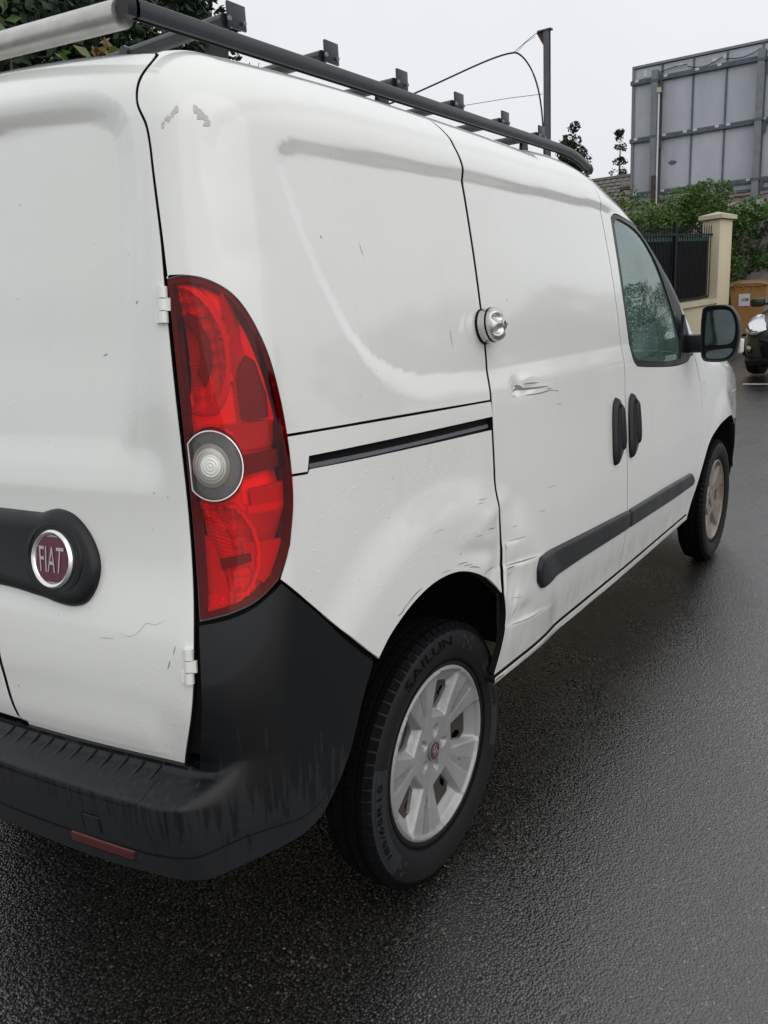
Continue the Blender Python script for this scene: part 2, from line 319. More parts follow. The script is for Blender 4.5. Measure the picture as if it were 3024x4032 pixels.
# ---------------------------------------------------------------- body surface of the van
def smooth_table(xs, ys, w):
    t = np.linspace(xs[0], xs[-1], 800); y = np.interp(t, xs, ys)
    k = np.exp(-0.5*(np.arange(-60, 61)*(t[1]-t[0])/w)**2); k /= k.sum()
    yp = np.pad(y, 60, mode='reflect', reflect_type='odd')
    return t, np.convolve(yp, k, 'valid')
SIDE = smooth_table([.10,.30,.39,.50,.60,.75,.90,1.0,1.1,1.226,1.41,1.58,1.64,1.72,2.0],
                    [.84,.885,.90,.912,.9165,.917,.909,.902,.896,.887,.8635,.838,.827,.806,.72], .03)
REAR = smooth_table([.30,.50,.60,.70,.80,.90,1.0,1.08,1.2,1.36,1.62,1.8,2.0],
                    [.21,.185,.166,.151,.166,.197,.212,.217,.223,.241,.287,.333,.42], .03)
BUMP = smooth_table([.30,.40,.46,.52,.58,.64,.72],
                    [.095,.055,.035,.022,.022,.03,.06], .012)
def sst(a, b, x):
    t = np.clip((x-a)/(b-a), 0, 1); return t*t*(3-2*t)
def chamfer(a, b, x):
    t = np.clip((x-a)/(b-a), 0, 1); return .72*t+.28*t*t*(3-2*t)
def half_width(x, z):
    w = np.interp(z, *SIDE)
    w = w - .022*np.clip((.9-x)/.7, 0, 2)**2 - .045*np.clip((x-2.9)/1.0, 0, 2)**2.2
    w = w - .023*sst(1.1, 2.1, x)*np.clip((z-1.15)/.5, 0, 1)
    return w
def roof_z(x, y):
    z = 1.802 - .115*y*y - .02*np.clip((.9-x)/.6, 0, 2)**2 - .018*np.clip((x-1.3)/1.0, 0, 3)**2.4
    return z
def hood_z(x, y):
    return 1.185 - .13*np.clip((x-3.2)/1.0, -.5, 2) - .16*np.clip((x-3.6)/.8, 0, 2)**2.5 - .08*y*y
def rear_x(y, z):
    return np.interp(z, *REAR) - .075 + .125*y*y
def round_max(fs, r):
    s = 0; m = fs[0]
    for f in fs:
        s = s + np.maximum(f+r, 0)**2; m = np.maximum(m, f)
    return np.minimum(m, -r) + np.sqrt(s)
WS = np.array([.60, 0., .80])                       # windscreen plane normal
def phi_base(x, y, z, rear):
    ay = np.abs(y)
    side = (ay - half_width(x, z))*.985
    ws = (x-2.42)*.565 + (z-1.715)*.825 + .10*y*y
    hood = z - hood_z(x, y)
    top = np.minimum(z - roof_z(x, y), 9)
    k = .10
    f = round_max([ws, top], .5) if False else np.maximum(ws, top)
    h = np.clip(.5+.5*(ws-top)/.35, 0, 1); f = top*(1-h)+ws*h + .35*h*(1-h)*.5
    h2 = np.clip(.5-.5*(hood-f)/.12, 0, 1)
    f = f*(1-h2)+hood*h2 - .12*h2*(1-h2)*.5
    front = (x - (4.36 - .22*y*y - .25*np.clip((z-.75)/.3, 0, 2)**2))
    return round_max([side, rear, f, front], .115)
def rear_face(x, y, z):
    return (rear_x(np.abs(y), z) - x)*.97
def phi_body(x, y, z):
    return phi_base(x, y, z, rear_face(x, y, z)) + relief(x, y, z)
def phi_bump(x, y, z):
    ay = np.abs(y)
    k = sst(.815, .880, ay)
    zc = .567; hw = .012 + .045*k
    m = sst(zc+hw, zc-hw, z) if False else 1 - sst(zc-hw, zc+hw, z)
    xb = np.interp(z, *BUMP) + .10*ay*ay
    up = np.minimum(rear_x(ay, z), .092+.125*ay*ay+.25*np.clip(.48-z, 0, 1)) - .003
    up = np.where(z > .62, rear_x(ay, z)-.003, up)
    rx = up + (np.minimum(xb, up)-up)*m*(1-.92*k)
    return phi_base(x, y, z, (rx - x)*.97) - .003
# ---- pressings of the side and of the rear door: (x, z) and (y, z) outlines with a soft edge
def seg_sdf(px, pz, poly):
    poly = np.asarray(poly, float); d = np.full(px.shape, 1e9); ins = np.zeros(px.shape, bool)
    n = len(poly)
    for i in range(n):
        a = poly[i]; b = poly[(i+1) % n]; e = b-a
        wx = px-a[0]; wz = pz-a[1]
        t = np.clip((wx*e[0]+wz*e[1])/(e@e+1e-12), 0, 1)
        d = np.minimum(d, (wx-e[0]*t)**2+(wz-e[1]*t)**2)
        c = ((a[1] <= pz) & (b[1] > pz)) | ((b[1] <= pz) & (a[1] > pz))
        if abs(e[1]) > 1e-12:
            ins ^= c & (px < a[0]+(pz-a[1])/e[1]*e[0])
    d = np.sqrt(d); return np.where(ins, -d, d)
RECESS = [(.452,1.545),(.468,1.572),(.50,1.580),(1.0,1.592),(1.95,1.605),(2.6,1.60),(2.6,1.132),(1.95,1.134),(1.08,1.135),(.80,1.150),(.71,1.168),(.655,1.19),(.60,1.226),(.548,1.285),(.50,1.375),(.47,1.46)]
OUTER = [(.318,1.30),(.310,1.43),(.312,1.52),(.322,1.565),(.345,1.60),(.39,1.625),(.47,1.642),(.60,1.655),(3.2,1.70),(3.2,.2),(.36,.2),(.335,1.2)]
REARREC = [(.66,1.10),(.675,1.30),(.676,1.50),(.670,1.56),(.654,1.60),(.627,1.628),(.587,1.644),(.53,1.654),(.40,1.662),(-.40,1.662),(-.53,1.654),(-.625,1.63),(-.668,1.56),(-.675,1.30),(-.66,1.10)]
def rounder(poly, n=4):                              # closed smooth curve through the corners of an outline
    P = np.asarray(poly, float); out = []
    for i in range(len(P)):
        a, b, c, d = P[i-1], P[i], P[(i+1) % len(P)], P[(i+2) % len(P)]
        if np.linalg.norm(c-b) > .3: out.append(b); continue
        for t in np.arange(n)/n: out.append(.5*((2*b)+(-a+c)*t+(2*a-5*b+4*c-d)*t*t+(-a+3*b-3*c+d)*t**3) if max(np.linalg.norm(b-a), np.linalg.norm(d-c)) < .3 else b+(c-b)*t)
    return np.array(out)
RECESS = rounder(RECESS); REARREC = rounder(REARREC, 3)
def relief(x, y, z):
    x, y, z = np.broadcast_arrays(x, y, z)
    ay = np.abs(y)
    d = np.zeros(x.shape)
    s = (ay > .60) & (x > .17)
    if s.any():
        xs, zs = x[s], z[s]
        w = sst(.18, .26, xs)*sst(.62, .72, ay[s])
        r = .0092*(1-chamfer(-1, 1, seg_sdf(xs, zs, RECESS)/(.014+.016*(1-sst(1.15, 1.25, zs)))))*(1-sst(2.05, 2.45, xs))
        r = r + .0032*(1-chamfer(-.010, .010, seg_sdf(xs, zs, OUTER)))*(1-sst(2.2, 2.6, xs))*sst(1.05, 1.25, zs)
        a = np.hypot(xs-.80, zs-.311)                       # flare round the rear wheel
        r = r - .013*(1-sst(.545, .655, a))*sst(.1, .4, zs-.2)
        a = np.hypot(xs-3.555, zs-.311)
        r = r - .010*(1-sst(.46, .58, a))
        # lower doors tuck under
        r = r + .018*(1-sst(.40, .56, zs))*sst(1.2, 1.5, xs)*(1-sst(2.9, 3.1, xs))*.6
        # crash damage
        right = (y[s] < 0)
        if right.any():
            g = lambda cx, cz, sx, sz, an=0: np.exp(-(((xs-cx)*np.cos(an)+(zs-cz)*np.sin(an))/sx)**2-((-(xs-cx)*np.sin(an)+(zs-cz)*np.cos(an))/sz)**2)
            q = .016*g(1.035,.74,.045,.13) + .010*g(.93,.765,.10,.022,-.25) - .010*g(1.052,.66,.012,.07) + .008*g(.985,.70,.04,.03) - .005*g(1.0,.84,.10,.02,.2)
            cr = lambda cx, cz, L, an, dep: dep*np.exp(-(((xs-cx)*np.cos(an)+(zs-cz)*np.sin(an))/L)**2)*np.tanh((-(xs-cx)*np.sin(an)+(zs-cz)*np.cos(an))/.006)*np.exp(-np.abs(-(xs-cx)*np.sin(an)+(zs-cz)*np.cos(an))/.03)
            q = q + .012*g(1.09,.64,.04,.09) + cr(1.14,.683,.09,-.13,.009) + cr(1.18,.520,.12,-.15,.007) + cr(1.11,.60,.03,1.2,.005) + .006*g(1.16,.55,.05,.02,-.15)
            q = q + .008*g(1.11,.80,.05,.06) + cr(1.09,.745,.05,-.1,.004)
            q = q + .013*g(1.195,1.112,.022,.016) - .004*g(1.24,1.125,.04,.010,.05) + .006*g(1.27,1.10,.06,.010,.06)
            q = q + .004*g(.335,1.40,.045,.035)
            q = q + .0018*np.sin(xs*31+zs*47)*g(1.06,.66,.12,.13) + .0012*np.sin(xs*83-zs*61+1)*g(1.06,.63,.09,.10)
            r = r + .6*q*right
        d[s] = r*w
    s = (x < .42) & (ay < .80) & (z > .60)
    if s.any():
        w = (1-sst(.70, .79, ay[s]))*(1-sst(1.62, 1.73, z[s]))*(1-sst(.29, .36, x[s]))
        ys, zs = y[s], z[s]
        f = seg_sdf(ys, zs, REARREC)
        r = .018*(1-chamfer(-.026, .024, f))*sst(1.0, 1.3, zs)
        r = r + .009*sst(1.03, 1.115, zs)*w - .008*w*(1-sst(.62, .70, zs))
        d[s] += r*w
    return d
# ---- coordinates on that surface: u runs round the plan (0 = side at x = UX), v up the section
UX, UY, UR, VR = .36, .66, .24, .22
QL = UR*math.pi/2; FX = 4.0
def shoulder(x):
    return 1.56 - .80*sst(1.9, 3.45, x)
def uv_ray(u, v):
    u = np.asarray(u, float); v = np.asarray(v, float)
    ox = np.where(u >= 0, np.minimum(UX+u, FX), UX)
    oy = np.where(u < -QL, -UY-(u+QL), -UY)
    t = np.clip(-u/UR, 0, math.pi/2)
    hx = -np.sin(t); hy = -np.cos(t)
    t2 = np.clip((u-(FX-UX))/UR, 0, math.pi/2)
    hx = np.where(u > 0, np.sin(t2), hx); hy = np.where(u > 0, -np.cos(t2), hy)
    oy = np.where(u > FX-UX+QL, -UY+(u-(FX-UX+QL)), oy)
    zs = shoulder(ox); s = np.clip((v-zs)/VR, 0, math.pi/2)
    return np.stack([ox, oy, np.minimum(v, zs)], -1), np.stack([hx*np.cos(s), hy*np.cos(s), np.sin(s)], -1)
def solve_ray(O, D, phi, t0=.2, n=14):
    t = np.full(O.shape[:-1], t0)
    for i in range(n):
        P = O + D*t[..., None]
        t = np.clip(t - phi(P[..., 0], P[..., 1], P[..., 2])*(1.0 if i < 10 else .6), -.25, 1.0)
    return O + D*t[..., None]
def grad(P, phi, h=1.5e-3):
    x, y, z = P[..., 0], P[..., 1], P[..., 2]
    g = np.stack([phi(x+h, y, z)-phi(x-h, y, z), phi(x, y+h, z)-phi(x, y-h, z), phi(x, y, z+h)-phi(x, y, z-h)], -1)
    return g/np.maximum(np.linalg.norm(g, axis=-1, keepdims=True), 1e-9)
def lift(u, v, phi=None):
    phi = phi or phi_body
    O, D = uv_ray(u, v); P = solve_ray(O, D, phi); return P, grad(P, phi)
# ---------------------------------------------------------------- panels cut out of that surface
VT = 1.9056
def crom(P, step=.008):                               # smooth curve through points, resampled evenly
    P = np.asarray(P, float)
    if len(P) > 2:
        Q = np.vstack([2*P[0]-P[1], P, 2*P[-1]-P[-2]]); out = []
        for i in range(1, len(Q)-2):
            t = np.linspace(0, 1, 24, endpoint=False)[:, None]; a, b, c, d = Q[i-1:i+3]
            out.append(.5*((2*b)+(-a+c)*t+(2*a-5*b+4*c-d)*t*t+(-a+3*b-3*c+d)*t**3))
        P = np.vstack(out+[Q[-2:-1]])
    L = np.r_[0, np.cumsum(np.linalg.norm(np.diff(P, axis=0), axis=1))]; n = max(1, int(round(L[-1]/step)))
    s = np.linspace(0, L[-1], n+1); return np.stack([np.interp(s, L, P[:, k]) for k in (0, 1)], 1)
def loop(*curves, step=.008):                         # closed outline out of curves that meet in corners
    out = []
    for k, c in enumerate(curves):
        q = crom(c, step); nxt = np.asarray(curves[(k+1) % len(curves)][0], float)
        if np.linalg.norm(q[-1]-nxt) < 1e-6: out.append(q[:-1])
        else: out += [q, crom([q[-1], nxt], step)[1:-1]]
    P = np.vstack(out); return P if area(P) > 0 else P[::-1]
def area(P): x, y = P[:, 0], P[:, 1]; return .5*np.sum(x*np.roll(y, -1)-np.roll(x, -1)*y)
def rev(c): return list(c)[::-1]
def inset(P, g):
    if g == 0: return P
    a = P-np.roll(P, 1, 0); b = np.roll(P, -1, 0)-P
    na = np.stack([-a[:, 1], a[:, 0]], 1); nb_ = np.stack([-b[:, 1], b[:, 0]], 1)
    na /= np.maximum(np.linalg.norm(na, axis=1, keepdims=True), 1e-9); nb_ /= np.maximum(np.linalg.norm(nb_, axis=1, keepdims=True), 1e-9)
    m = na+nb_; l = np.maximum((m*m).sum(1, keepdims=True), .5); return P+m*(2*g/l)
def inside(px, pz, poly):
    ins = np.zeros(px.shape, bool); n = len(poly)
    for i in range(n):
        a = poly[i]; b = poly[(i+1) % n]
        if abs(b[1]-a[1]) < 1e-12: continue
        c = ((a[1] <= pz) & (b[1] > pz)) | ((b[1] <= pz) & (a[1] > pz))
        ins ^= c & (px < a[0]+(pz-a[1])/(b[1]-a[1])*(b[0]-a[0]))
    return ins
def fill(outer, holes=(), res=.014, dense=(), rings=()):
    """triangles inside an outline: returns uv points, triangles, boundary index loops, distance to the edge"""
    lo, hi = outer.min(0), outer.max(0)
    def grid(l, h, r):
        u = np.arange(l[0]+r*.5, h[0], r); v = np.arange(l[1]+r*.5, h[1], r*.9); U, V_ = np.meshgrid(u, v)
        U = U+(np.arange(len(v)) % 2)[:, None]*r*.5
        return np.stack([U.ravel(), V_.ravel()], 1)
    G = grid(lo, hi, res)
    for (u0, v0, u1, v1, r) in dense:
        G = G[~((G[:, 0] > u0) & (G[:, 0] < u1) & (G[:, 1] > v0) & (G[:, 1] < v1))]
        G = np.vstack([G, grid((u0, v0), (u1, v1), r)])
    G = G[inside(G[:, 0], G[:, 1], outer)]
    d = np.abs(seg_sdf(G[:, 0], G[:, 1], outer))
    for h in holes:
        ok = ~inside(G[:, 0], G[:, 1], h); d = np.minimum(d, np.abs(seg_sdf(G[:, 0], G[:, 1], h))); G = G[ok]; d = d[ok]
    G = G[d > .0035]
    if rings:
        G = G[np.abs(seg_sdf(G[:, 0], G[:, 1], outer)) > max(rings)+res*.5]
        for g in rings:
            Q = inset(outer, g); Q = Q[inside(Q[:, 0], Q[:, 1], outer)]; Q = Q[np.abs(seg_sdf(Q[:, 0], Q[:, 1], outer)) > g*.93]
            if len(Q) > 2: Q = Q[np.r_[True, np.linalg.norm(np.diff(Q, axis=0), axis=1) > 8e-4]]
            G = np.vstack([G, Q])
    pts = [outer]+list(holes); edges = []; loops = []; k = 0
    for P in pts:
        n = len(P); loops.append(list(range(k, k+n))); edges += [(k+i, k+(i+1) % n) for i in range(n)]; k += n
    A = np.vstack(pts+[G]); r = delaunay_2d_cdt([Vector(q) for q in A], edges, [], 0, 1e-7)
    Vn = np.array([tuple(v) for v in r[0]]); T = np.array(r[2]); C = Vn[T].mean(1)
    ok = inside(C[:, 0], C[:, 1], outer)
    for h in holes: ok &= ~inside(C[:, 0], C[:, 1], h)
    T = T[ok]; e1 = Vn[T[:, 1]]-Vn[T[:, 0]]; e2 = Vn[T[:, 2]]-Vn[T[:, 0]]
    fl = (e1[:, 0]*e2[:, 1]-e1[:, 1]*e2[:, 0]) < 0; T[fl] = T[fl][:, ::-1]
    back = {}
    for i, o in enumerate(r[3]):
        for q in o: back[q] = i
    return Vn, T, [[back[i] for i in L] for L in loops]
def panel(name, polys, mat, parent, phi=None, gap=.0025, res=.014, rim=.018, dense=(), off=0, height=None, flip=False, rings=()):
    """polys = [(outer, [holes])]; the sheet gets its folded edge all round"""
    phi = phi or phi_body; VV, FF, NN, MI = [], [], [], []; base = 0
    for outer, holes in polys:
        outer = inset(outer, gap); hs = []
        for h in holes:
            h = h if area(h) > 0 else h[::-1]; hs.append(inset(h, -gap))
        P2, T, loops = fill(outer, hs, res, dense, rings)
        P, N = lift(P2[:, 0], P2[:, 1], phi)
        if height is not None:
            d = np.abs(seg_sdf(P2[:, 0], P2[:, 1], outer))
            P = P+N*height(d, P2)[:, None]
        if off: P = P+N*off
        if height is not None: N = None
        V = [P]; n = len(P); F = T.tolist(); MI += [0]*len(F); Ns = [N if N is not None else np.zeros_like(P)]
        for L in loops:
            pl = P[L]; nl = (N if N is not None else lift(P2[L, 0], P2[L, 1], phi)[1])[L] if N is not None else lift(P2[L, 0], P2[L, 1], phi)[1]
            tg = np.roll(pl, -1, 0)-np.roll(pl, 1, 0); tg /= np.maximum(np.linalg.norm(tg, axis=1, keepdims=True), 1e-9)
            out = np.cross(tg, nl); out[P2[L, 1] > VT-.012] = 0
            if L is not loops[0]: out = -out; 
            r1 = pl+out*.0006-nl*.0010; r2 = pl+out*.0008-nl*rim; m = len(L); sgn = 1 if L is loops[0] else -1
            V += [pl, r1, r2]; Ns += [nl*.6+out*.8, out, out]
            for a, b in ((0, m), (m, 2*m)):
                for i in range(m):
                    j = (i+1) % m; q = (n+a+i, n+b+i, n+b+j, n+a+j); MI.append(1 if a and mat == 'paint' else 0); F.append(q if sgn > 0 else q[::-1])
            n += 3*m
        V = np.vstack(V); Ns = np.vstack(Ns)
        VV.append(V); NN.append(Ns); FF += [[i+base for i in f] for f in F]; base += len(V)
    V = np.vstack(VV); N = np.vstack(NN); N /= np.maximum(np.linalg.norm(N, axis=1, keepdims=True), 1e-9)
    if flip: V = V*[1, -1, 1]; N = N*[1, -1, 1]; FF = [f[::-1] for f in FF]
    o = mesh_obj(name, V, FF, [mat, 'dark'] if mat == 'paint' else mat, parent, True, normals=N if height is None else None, sharp=40 if height is not None else None)
    if mat == 'paint': o.data.polygons.foreach_set('material_index', MI); o.data.update()  # folded edges coloured dark so the gaps read as shade
    return o
def pad(name, poly, mat, parent, h, w, res=.006, phi=None, off=.0, edge=.35, rim=.006):
    """a solid piece that sits on the body: steps up at its edge and domes to height h over the distance w"""
    f = lambda d, P2: h*(edge+(1-edge)*np.sqrt(np.clip(1-(1-np.clip(d/w, 0, 1))**2, 0, 1)))
    return panel(name, [(poly, [])], mat, parent, phi, 0, res, h*edge+rim, (), off, f, rings=[w*.12, w*.35, w*.65, w])
def frame(u, v, phi=None):
    P, N = lift(np.array([u]), np.array([v]), phi); P2, _ = lift(np.array([u+.004]), np.array([v]), phi)
    n = Vector(N[0]); t = Vector(P2[0]-P[0]); t = (t-n*t.dot(n)).normalized(); b = n.cross(t)
    M = Matrix((t, b, n)).transposed().to_4x4(); M.translation = Vector(P[0]); return M
def strokes(name, lines, mat, parent, phi=None, lift_by=.0006):
    """thin raised marks along uv polylines: (points, width at the thickest)"""
    V, F = [], []
    for pts, w in lines:
        q = crom(pts, .006); n = len(q)
        d = np.gradient(q, axis=0) if n > 1 else q; d /= np.maximum(np.linalg.norm(d, axis=1, keepdims=True), 1e-9)
        nn = np.stack([-d[:, 1], d[:, 0]], 1); ww = w*.34*np.sin(np.linspace(.15, math.pi-.1, n))[:, None]**.6
        A = np.vstack([q+nn*ww, q-nn*ww]); P, N = lift(A[:, 0], A[:, 1], phi); P = P+N*lift_by; k = len(V)
        V += list(P); F += [(k+i, k+n+i, k+n+i+1, k+i+1) for i in range(n-1)]
    o = mesh_obj(name, V, F, mat, parent, True)
    if len(lines) > 1: o['kind'] = 'stuff'
    return o
def ellipse(cu, cv, a, b, n=40): t = np.linspace(0, 2*math.pi, n, endpoint=False); return np.stack([cu+a*np.cos(t), cv+b*np.sin(t)], 1)
def rounded(pts, r, k=5):                            # polygon with rounded corners
    P = np.asarray(pts, float); out = []; n = len(P)
    for i in range(n):
        a, b, c = P[i-1], P[i], P[(i+1) % n]; rr = min(r, .45*np.linalg.norm(a-b), .45*np.linalg.norm(c-b))
        s = b+(a-b)/np.linalg.norm(a-b)*rr; e = b+(c-b)/np.linalg.norm(c-b)*rr
        for t in np.linspace(0, 1, k): out.append((1-t)**2*s+2*t*(1-t)*b+t*t*e)
    P = np.array(out); return P if area(P) > 0 else P[::-1]
def dense_loop(P, step=.006):
    P = np.vstack([P, P[:1]]); out = []
    for a, b in zip(P[:-1], P[1:]):
        n = max(1, int(np.linalg.norm(b-a)/step)); out += [a+(b-a)*t/n for t in range(n)]
    return np.array(out)
# ---------------------------------------------------------------- the van
van = thing('cargo_van', 'dented wet white cargo van with dark roof rack and black rear bumper', 'van')
VT = 1.9056
TAIL_OUT = [(-.205,1.371),(-.162,1.370),(-.117,1.362),(-.074,1.340),(-.043,1.300),(-.022,1.244),(-.012,1.17),(-.010,1.09),(-.016,1.012),(-.036,.940),(-.064,.888)]
TAIL_LOW = [(-.064,.888),(-.107,.862),(-.15,.848),(-.205,.840)]
GAP_UP = [(-.205,1.371),(-.210,1.438),(-.221,1.53),(-.238,1.643),(-.286,1.733),(-.280,1.80),(-.20,VT)]
SLIDE = [(.672,.63),(.680,.74),(.677,.85),(.681,.95),(.685,1.03),(.690,1.10),(.702,1.165),(.707,1.226),(.709,1.31),(.710,1.41),(.709,1.55),(.704,1.66),(.700,1.76),(.698,VT)]
GAP_Q = [(-.2045,1.371),(-.2085,1.438),(-.2185,1.53),(-.234,1.643),(-.279,1.733),(-.262,1.80),(-.16,1.862),(.02,VT)]
GAP_D = [(-.2095,1.371),(-.2115,1.438),(-.223,1.53),(-.240,1.643),(-.288,1.733),(-.286,1.80),(-.215,1.862),(-.12,VT)]
def part_of(c, v0, v1): return [p for p in c if v0-1e-9 <= p[1] <= v1+1e-9]
def at_v(c, v): c = sorted(c, key=lambda p: p[1]); return (float(np.interp(v, [p[1] for p in c], [p[0] for p in c])), v)
FRONT = [(1.655,.39),(1.655,.55),(1.650,.66),(1.645,.78),(1.648,.93),(1.655,1.06),(1.668,1.174),(1.676,1.293),(1.678,1.41),(1.673,1.57),(1.665,1.70),(1.660,1.80),(1.655,VT)]
FEND = [(2.571,.382),(2.637,.519),(2.674,.658),(2.680,.80),(2.668,.91),(2.625,.99),(2.575,1.05)]
ARCH = [(.152,.667),(.203,.706),(.287,.742),(.377,.757),(.473,.746),(.575,.702),(.672,.63)]
vtop = lambda u: float(shoulder(UX+u))+VR*math.pi/2
so = at_v(TAIL_OUT, 1.116); sb = at_v(TAIL_OUT, 1.052)
q_up = loop([so,(.216,1.109),(.690,1.094)], [(.690,1.094)]+part_of(SLIDE,1.10,2), [(.698,VT),(.3,VT),(.02,VT)], rev(GAP_Q), [(-.2045,1.371),(-.205,1.371)], part_of(TAIL_OUT,1.12,1.4)+[so])
q_low = loop([sb]+part_of(TAIL_OUT,.88,1.05), [(-.064,.888),(-.024,.847),(.025,.796),(.078,.737),(.152,.667)], ARCH, part_of(SLIDE,.6,1.0)+[(.685,1.030)], [(.685,1.030),(.203,1.048),(.036,1.056)], [(.036,1.056),(.030,1.049)], [(.030,1.049),sb])
panel('quarter_panel', [(q_up, []), (q_low, [])], 'paint', van, gap=.0032, res=.011, dense=[(.40,.62,.69,.92,.005),(.435,1.10,.70,1.60,.0065)])
strip = loop([so,(.216,1.109),(.689,1.094)], [(.689,1.094),(.691,1.056)], [(.691,1.056),(.207,1.069),(.038,1.074)], [(.038,1.074),(.030,1.049)], [(.030,1.049),sb], [sb,at_v(TAIL_OUT,1.09),so])
panel('track_cover', [(strip, [])], 'paint', van, gap=.0020, res=.012, off=.002)
slot = loop([(.035,1.076),(.30,1.066),(.70,1.056)], [(.70,1.056),(.70,1.024)], [(.70,1.024),(.30,1.038),(.035,1.050)], [(.035,1.050),(.035,1.076)])
panel('track_slot', [(slot, [])], 'dark', van, gap=0, off=-.016)
rl = loop([(.05,1.060),(.30,1.050),(.69,1.040)], [(.69,1.040),(.69,1.032)], [(.69,1.032),(.30,1.043),(.05,1.052)], [(.05,1.052),(.05,1.060)])
panel('sliding_track', [(rl, [])], 'galv', van, gap=0, off=-.0125, rim=.002)
SLIDE_D = [(a+.0045, b) for a, b in SLIDE]
s_door = loop([(.650,.420),(.670,.48),(.688,.56),(.6765,.63)], SLIDE_D, [(.7025,VT),(1.2,VT),(1.655,VT)], rev(FRONT), [(1.655,.390),(1.09,.402),(.80,.414),(.650,.420)])
sd = panel('sliding_door', [(s_door, [])], 'paint', van, gap=.0036, res=.013, dense=[(.66,.40,.98,.90,.005),(.78,1.06,1.0,1.15,.005)])
WOUT = [(1.760,1.600),(1.80,1.622),(1.87,1.620),(1.98,1.595),(2.090,1.560),(2.185,1.500),(2.306,1.384),(2.412,1.240),(2.500,1.095),(2.490,1.066),(2.399,1.054),(2.208,1.056),(1.84,1.084),(1.775,1.098),(1.752,1.125),(1.748,1.246),(1.752,1.398)]
WIN = [(1.785,1.575),(1.812,1.602),(1.86,1.603),(1.96,1.580),(2.052,1.538),(2.121,1.478),(2.215,1.369),(2.305,1.228),(2.378,1.100),(2.370,1.082),(2.317,1.075),(2.146,1.079),(1.845,1.106),(1.795,1.118),(1.777,1.140),(1.773,1.246),(1.777,1.397)]
closed = lambda pts, step=.008: loop(list(pts)+[pts[0]], step=step)
tops = [(u, vtop(u)) for u in np.linspace(1.655, 2.60, 22)]
f_door = loop(FRONT, tops, [tops[-1],(2.585,1.12),(2.575,1.05)], rev(FEND), [(2.571,.382),(2.1,.386),(1.655,.390)])
wout = closed(WOUT)
fd = panel('front_door', [(f_door, [wout])], 'paint', van, res=.015)
panel('window_frame', [(wout, [closed(WIN)])], 'trim', fd, gap=.001, res=.010, off=-.001, rim=.012)
panel('window_glass', [(closed([(a+(.008 if a < 2 else -.0), b) for a, b in WIN]), [])], 'glass', fd, gap=-.004, res=.02, off=-.006, rim=.004)
FARCH = [(2.590,.351),(2.634,.466),(2.728,.586),(2.832,.672),(2.99,.712),(3.195,.722),(3.40,.712),(3.53,.66)]
UE = FX-UX+QL
ftop = [(u, vtop(u)) for u in np.linspace(2.60, UE+.3, 24)]
fender = loop(rev(FEND)[::-1], [(2.575,1.05),(2.585,1.12),tops[-1]], ftop, [(UE+.3,vtop(UE)),(UE+.3,.66)], [(UE+.3,.66),(3.9,.66),(3.53,.66)], rev(FARCH), [(2.590,.351),(2.571,.382)])
panel('front_wing', [(fender, [])], 'paint', van, res=.018)
fb = loop([(3.53,.655),(3.9,.655),(UE+.62,.655)], [(UE+.62,.655),(UE+.62,.22)], [(UE+.62,.22),(3.75,.22)], [(3.75,.22),(3.69,.40),(3.65,.52),(3.53,.655)])
panel('front_bumper', [(fb, [])], 'trim', van, res=.02, off=.004)
sill = loop([(.652,.402),(.80,.396),(1.09,.380),(1.60,.367),(2.571,.359)], [(2.571,.359),(2.571,.379)], [(2.571,.379),(2.1,.383),(1.655,.387),(1.09,.399),(.80,.411),(.652,.417)], [(.652,.417),(.652,.402)])
panel('sill', [(sill, [])], 'paint', van, gap=0, res=.012, off=.006, rim=.05)
# rear doors: asymmetric pair, the split right of the middle
SPLIT = -.70
r_door = loop([(-.647,.584),(-.50,.580),(-.36,.576),(-.262,.578)], [(-.262,.578),(-.226,.70),(-.211,.84),(-.205,1.0),(-.207,1.2),(-.2095,1.371)], GAP_D, [(-.12,VT),(-.38,VT),(-.80,VT)], [(-.795,VT),(-.755,1.4),(-.705,.90),(-.647,.584)])
rd = panel('rear_door', [(r_door, [])], 'paint', van, gap=.0036, res=.011)
l_door = loop([(-1.70,.592),(-1.2,.594),(-.652,.592)], [(-.652,.592),(-.71,.90),(-.76,1.4),(-.80,VT)], [(-.80,VT),(-1.2,VT),(-1.70,VT)], [(-1.70,VT),(-1.70,.592)])
panel('rear_door', [(l_door, [])], 'paint', van, gap=.003, res=.022)
# top panels: points over the inner outline, straight up to the skin
def top_panel(name, x0, x1, mat, n=40, m=40, phi=None):
    X, Y = np.meshgrid(np.linspace(x0, x1, n), np.linspace(-UY, UY, m), indexing='ij')
    O = np.stack([X, Y, shoulder(X)], -1); D = np.zeros_like(O); D[..., 2] = 1
    P = solve_ray(O, D, phi_body, .2, 40); N = grad(P, phi_body)
    V = P.reshape(-1, 3); F = [(i*m+j, (i+1)*m+j, (i+1)*m+j+1, i*m+j+1) for i in range(n-1) for j in range(m-1)]
    return mesh_obj(name, V, F, mat, van, True, normals=N.reshape(-1, 3))
top_panel('roof', UX, 2.47, 'paint'); top_panel('windscreen', 2.47, 3.22, 'screen'); top_panel('bonnet', 3.22, FX, 'paint')
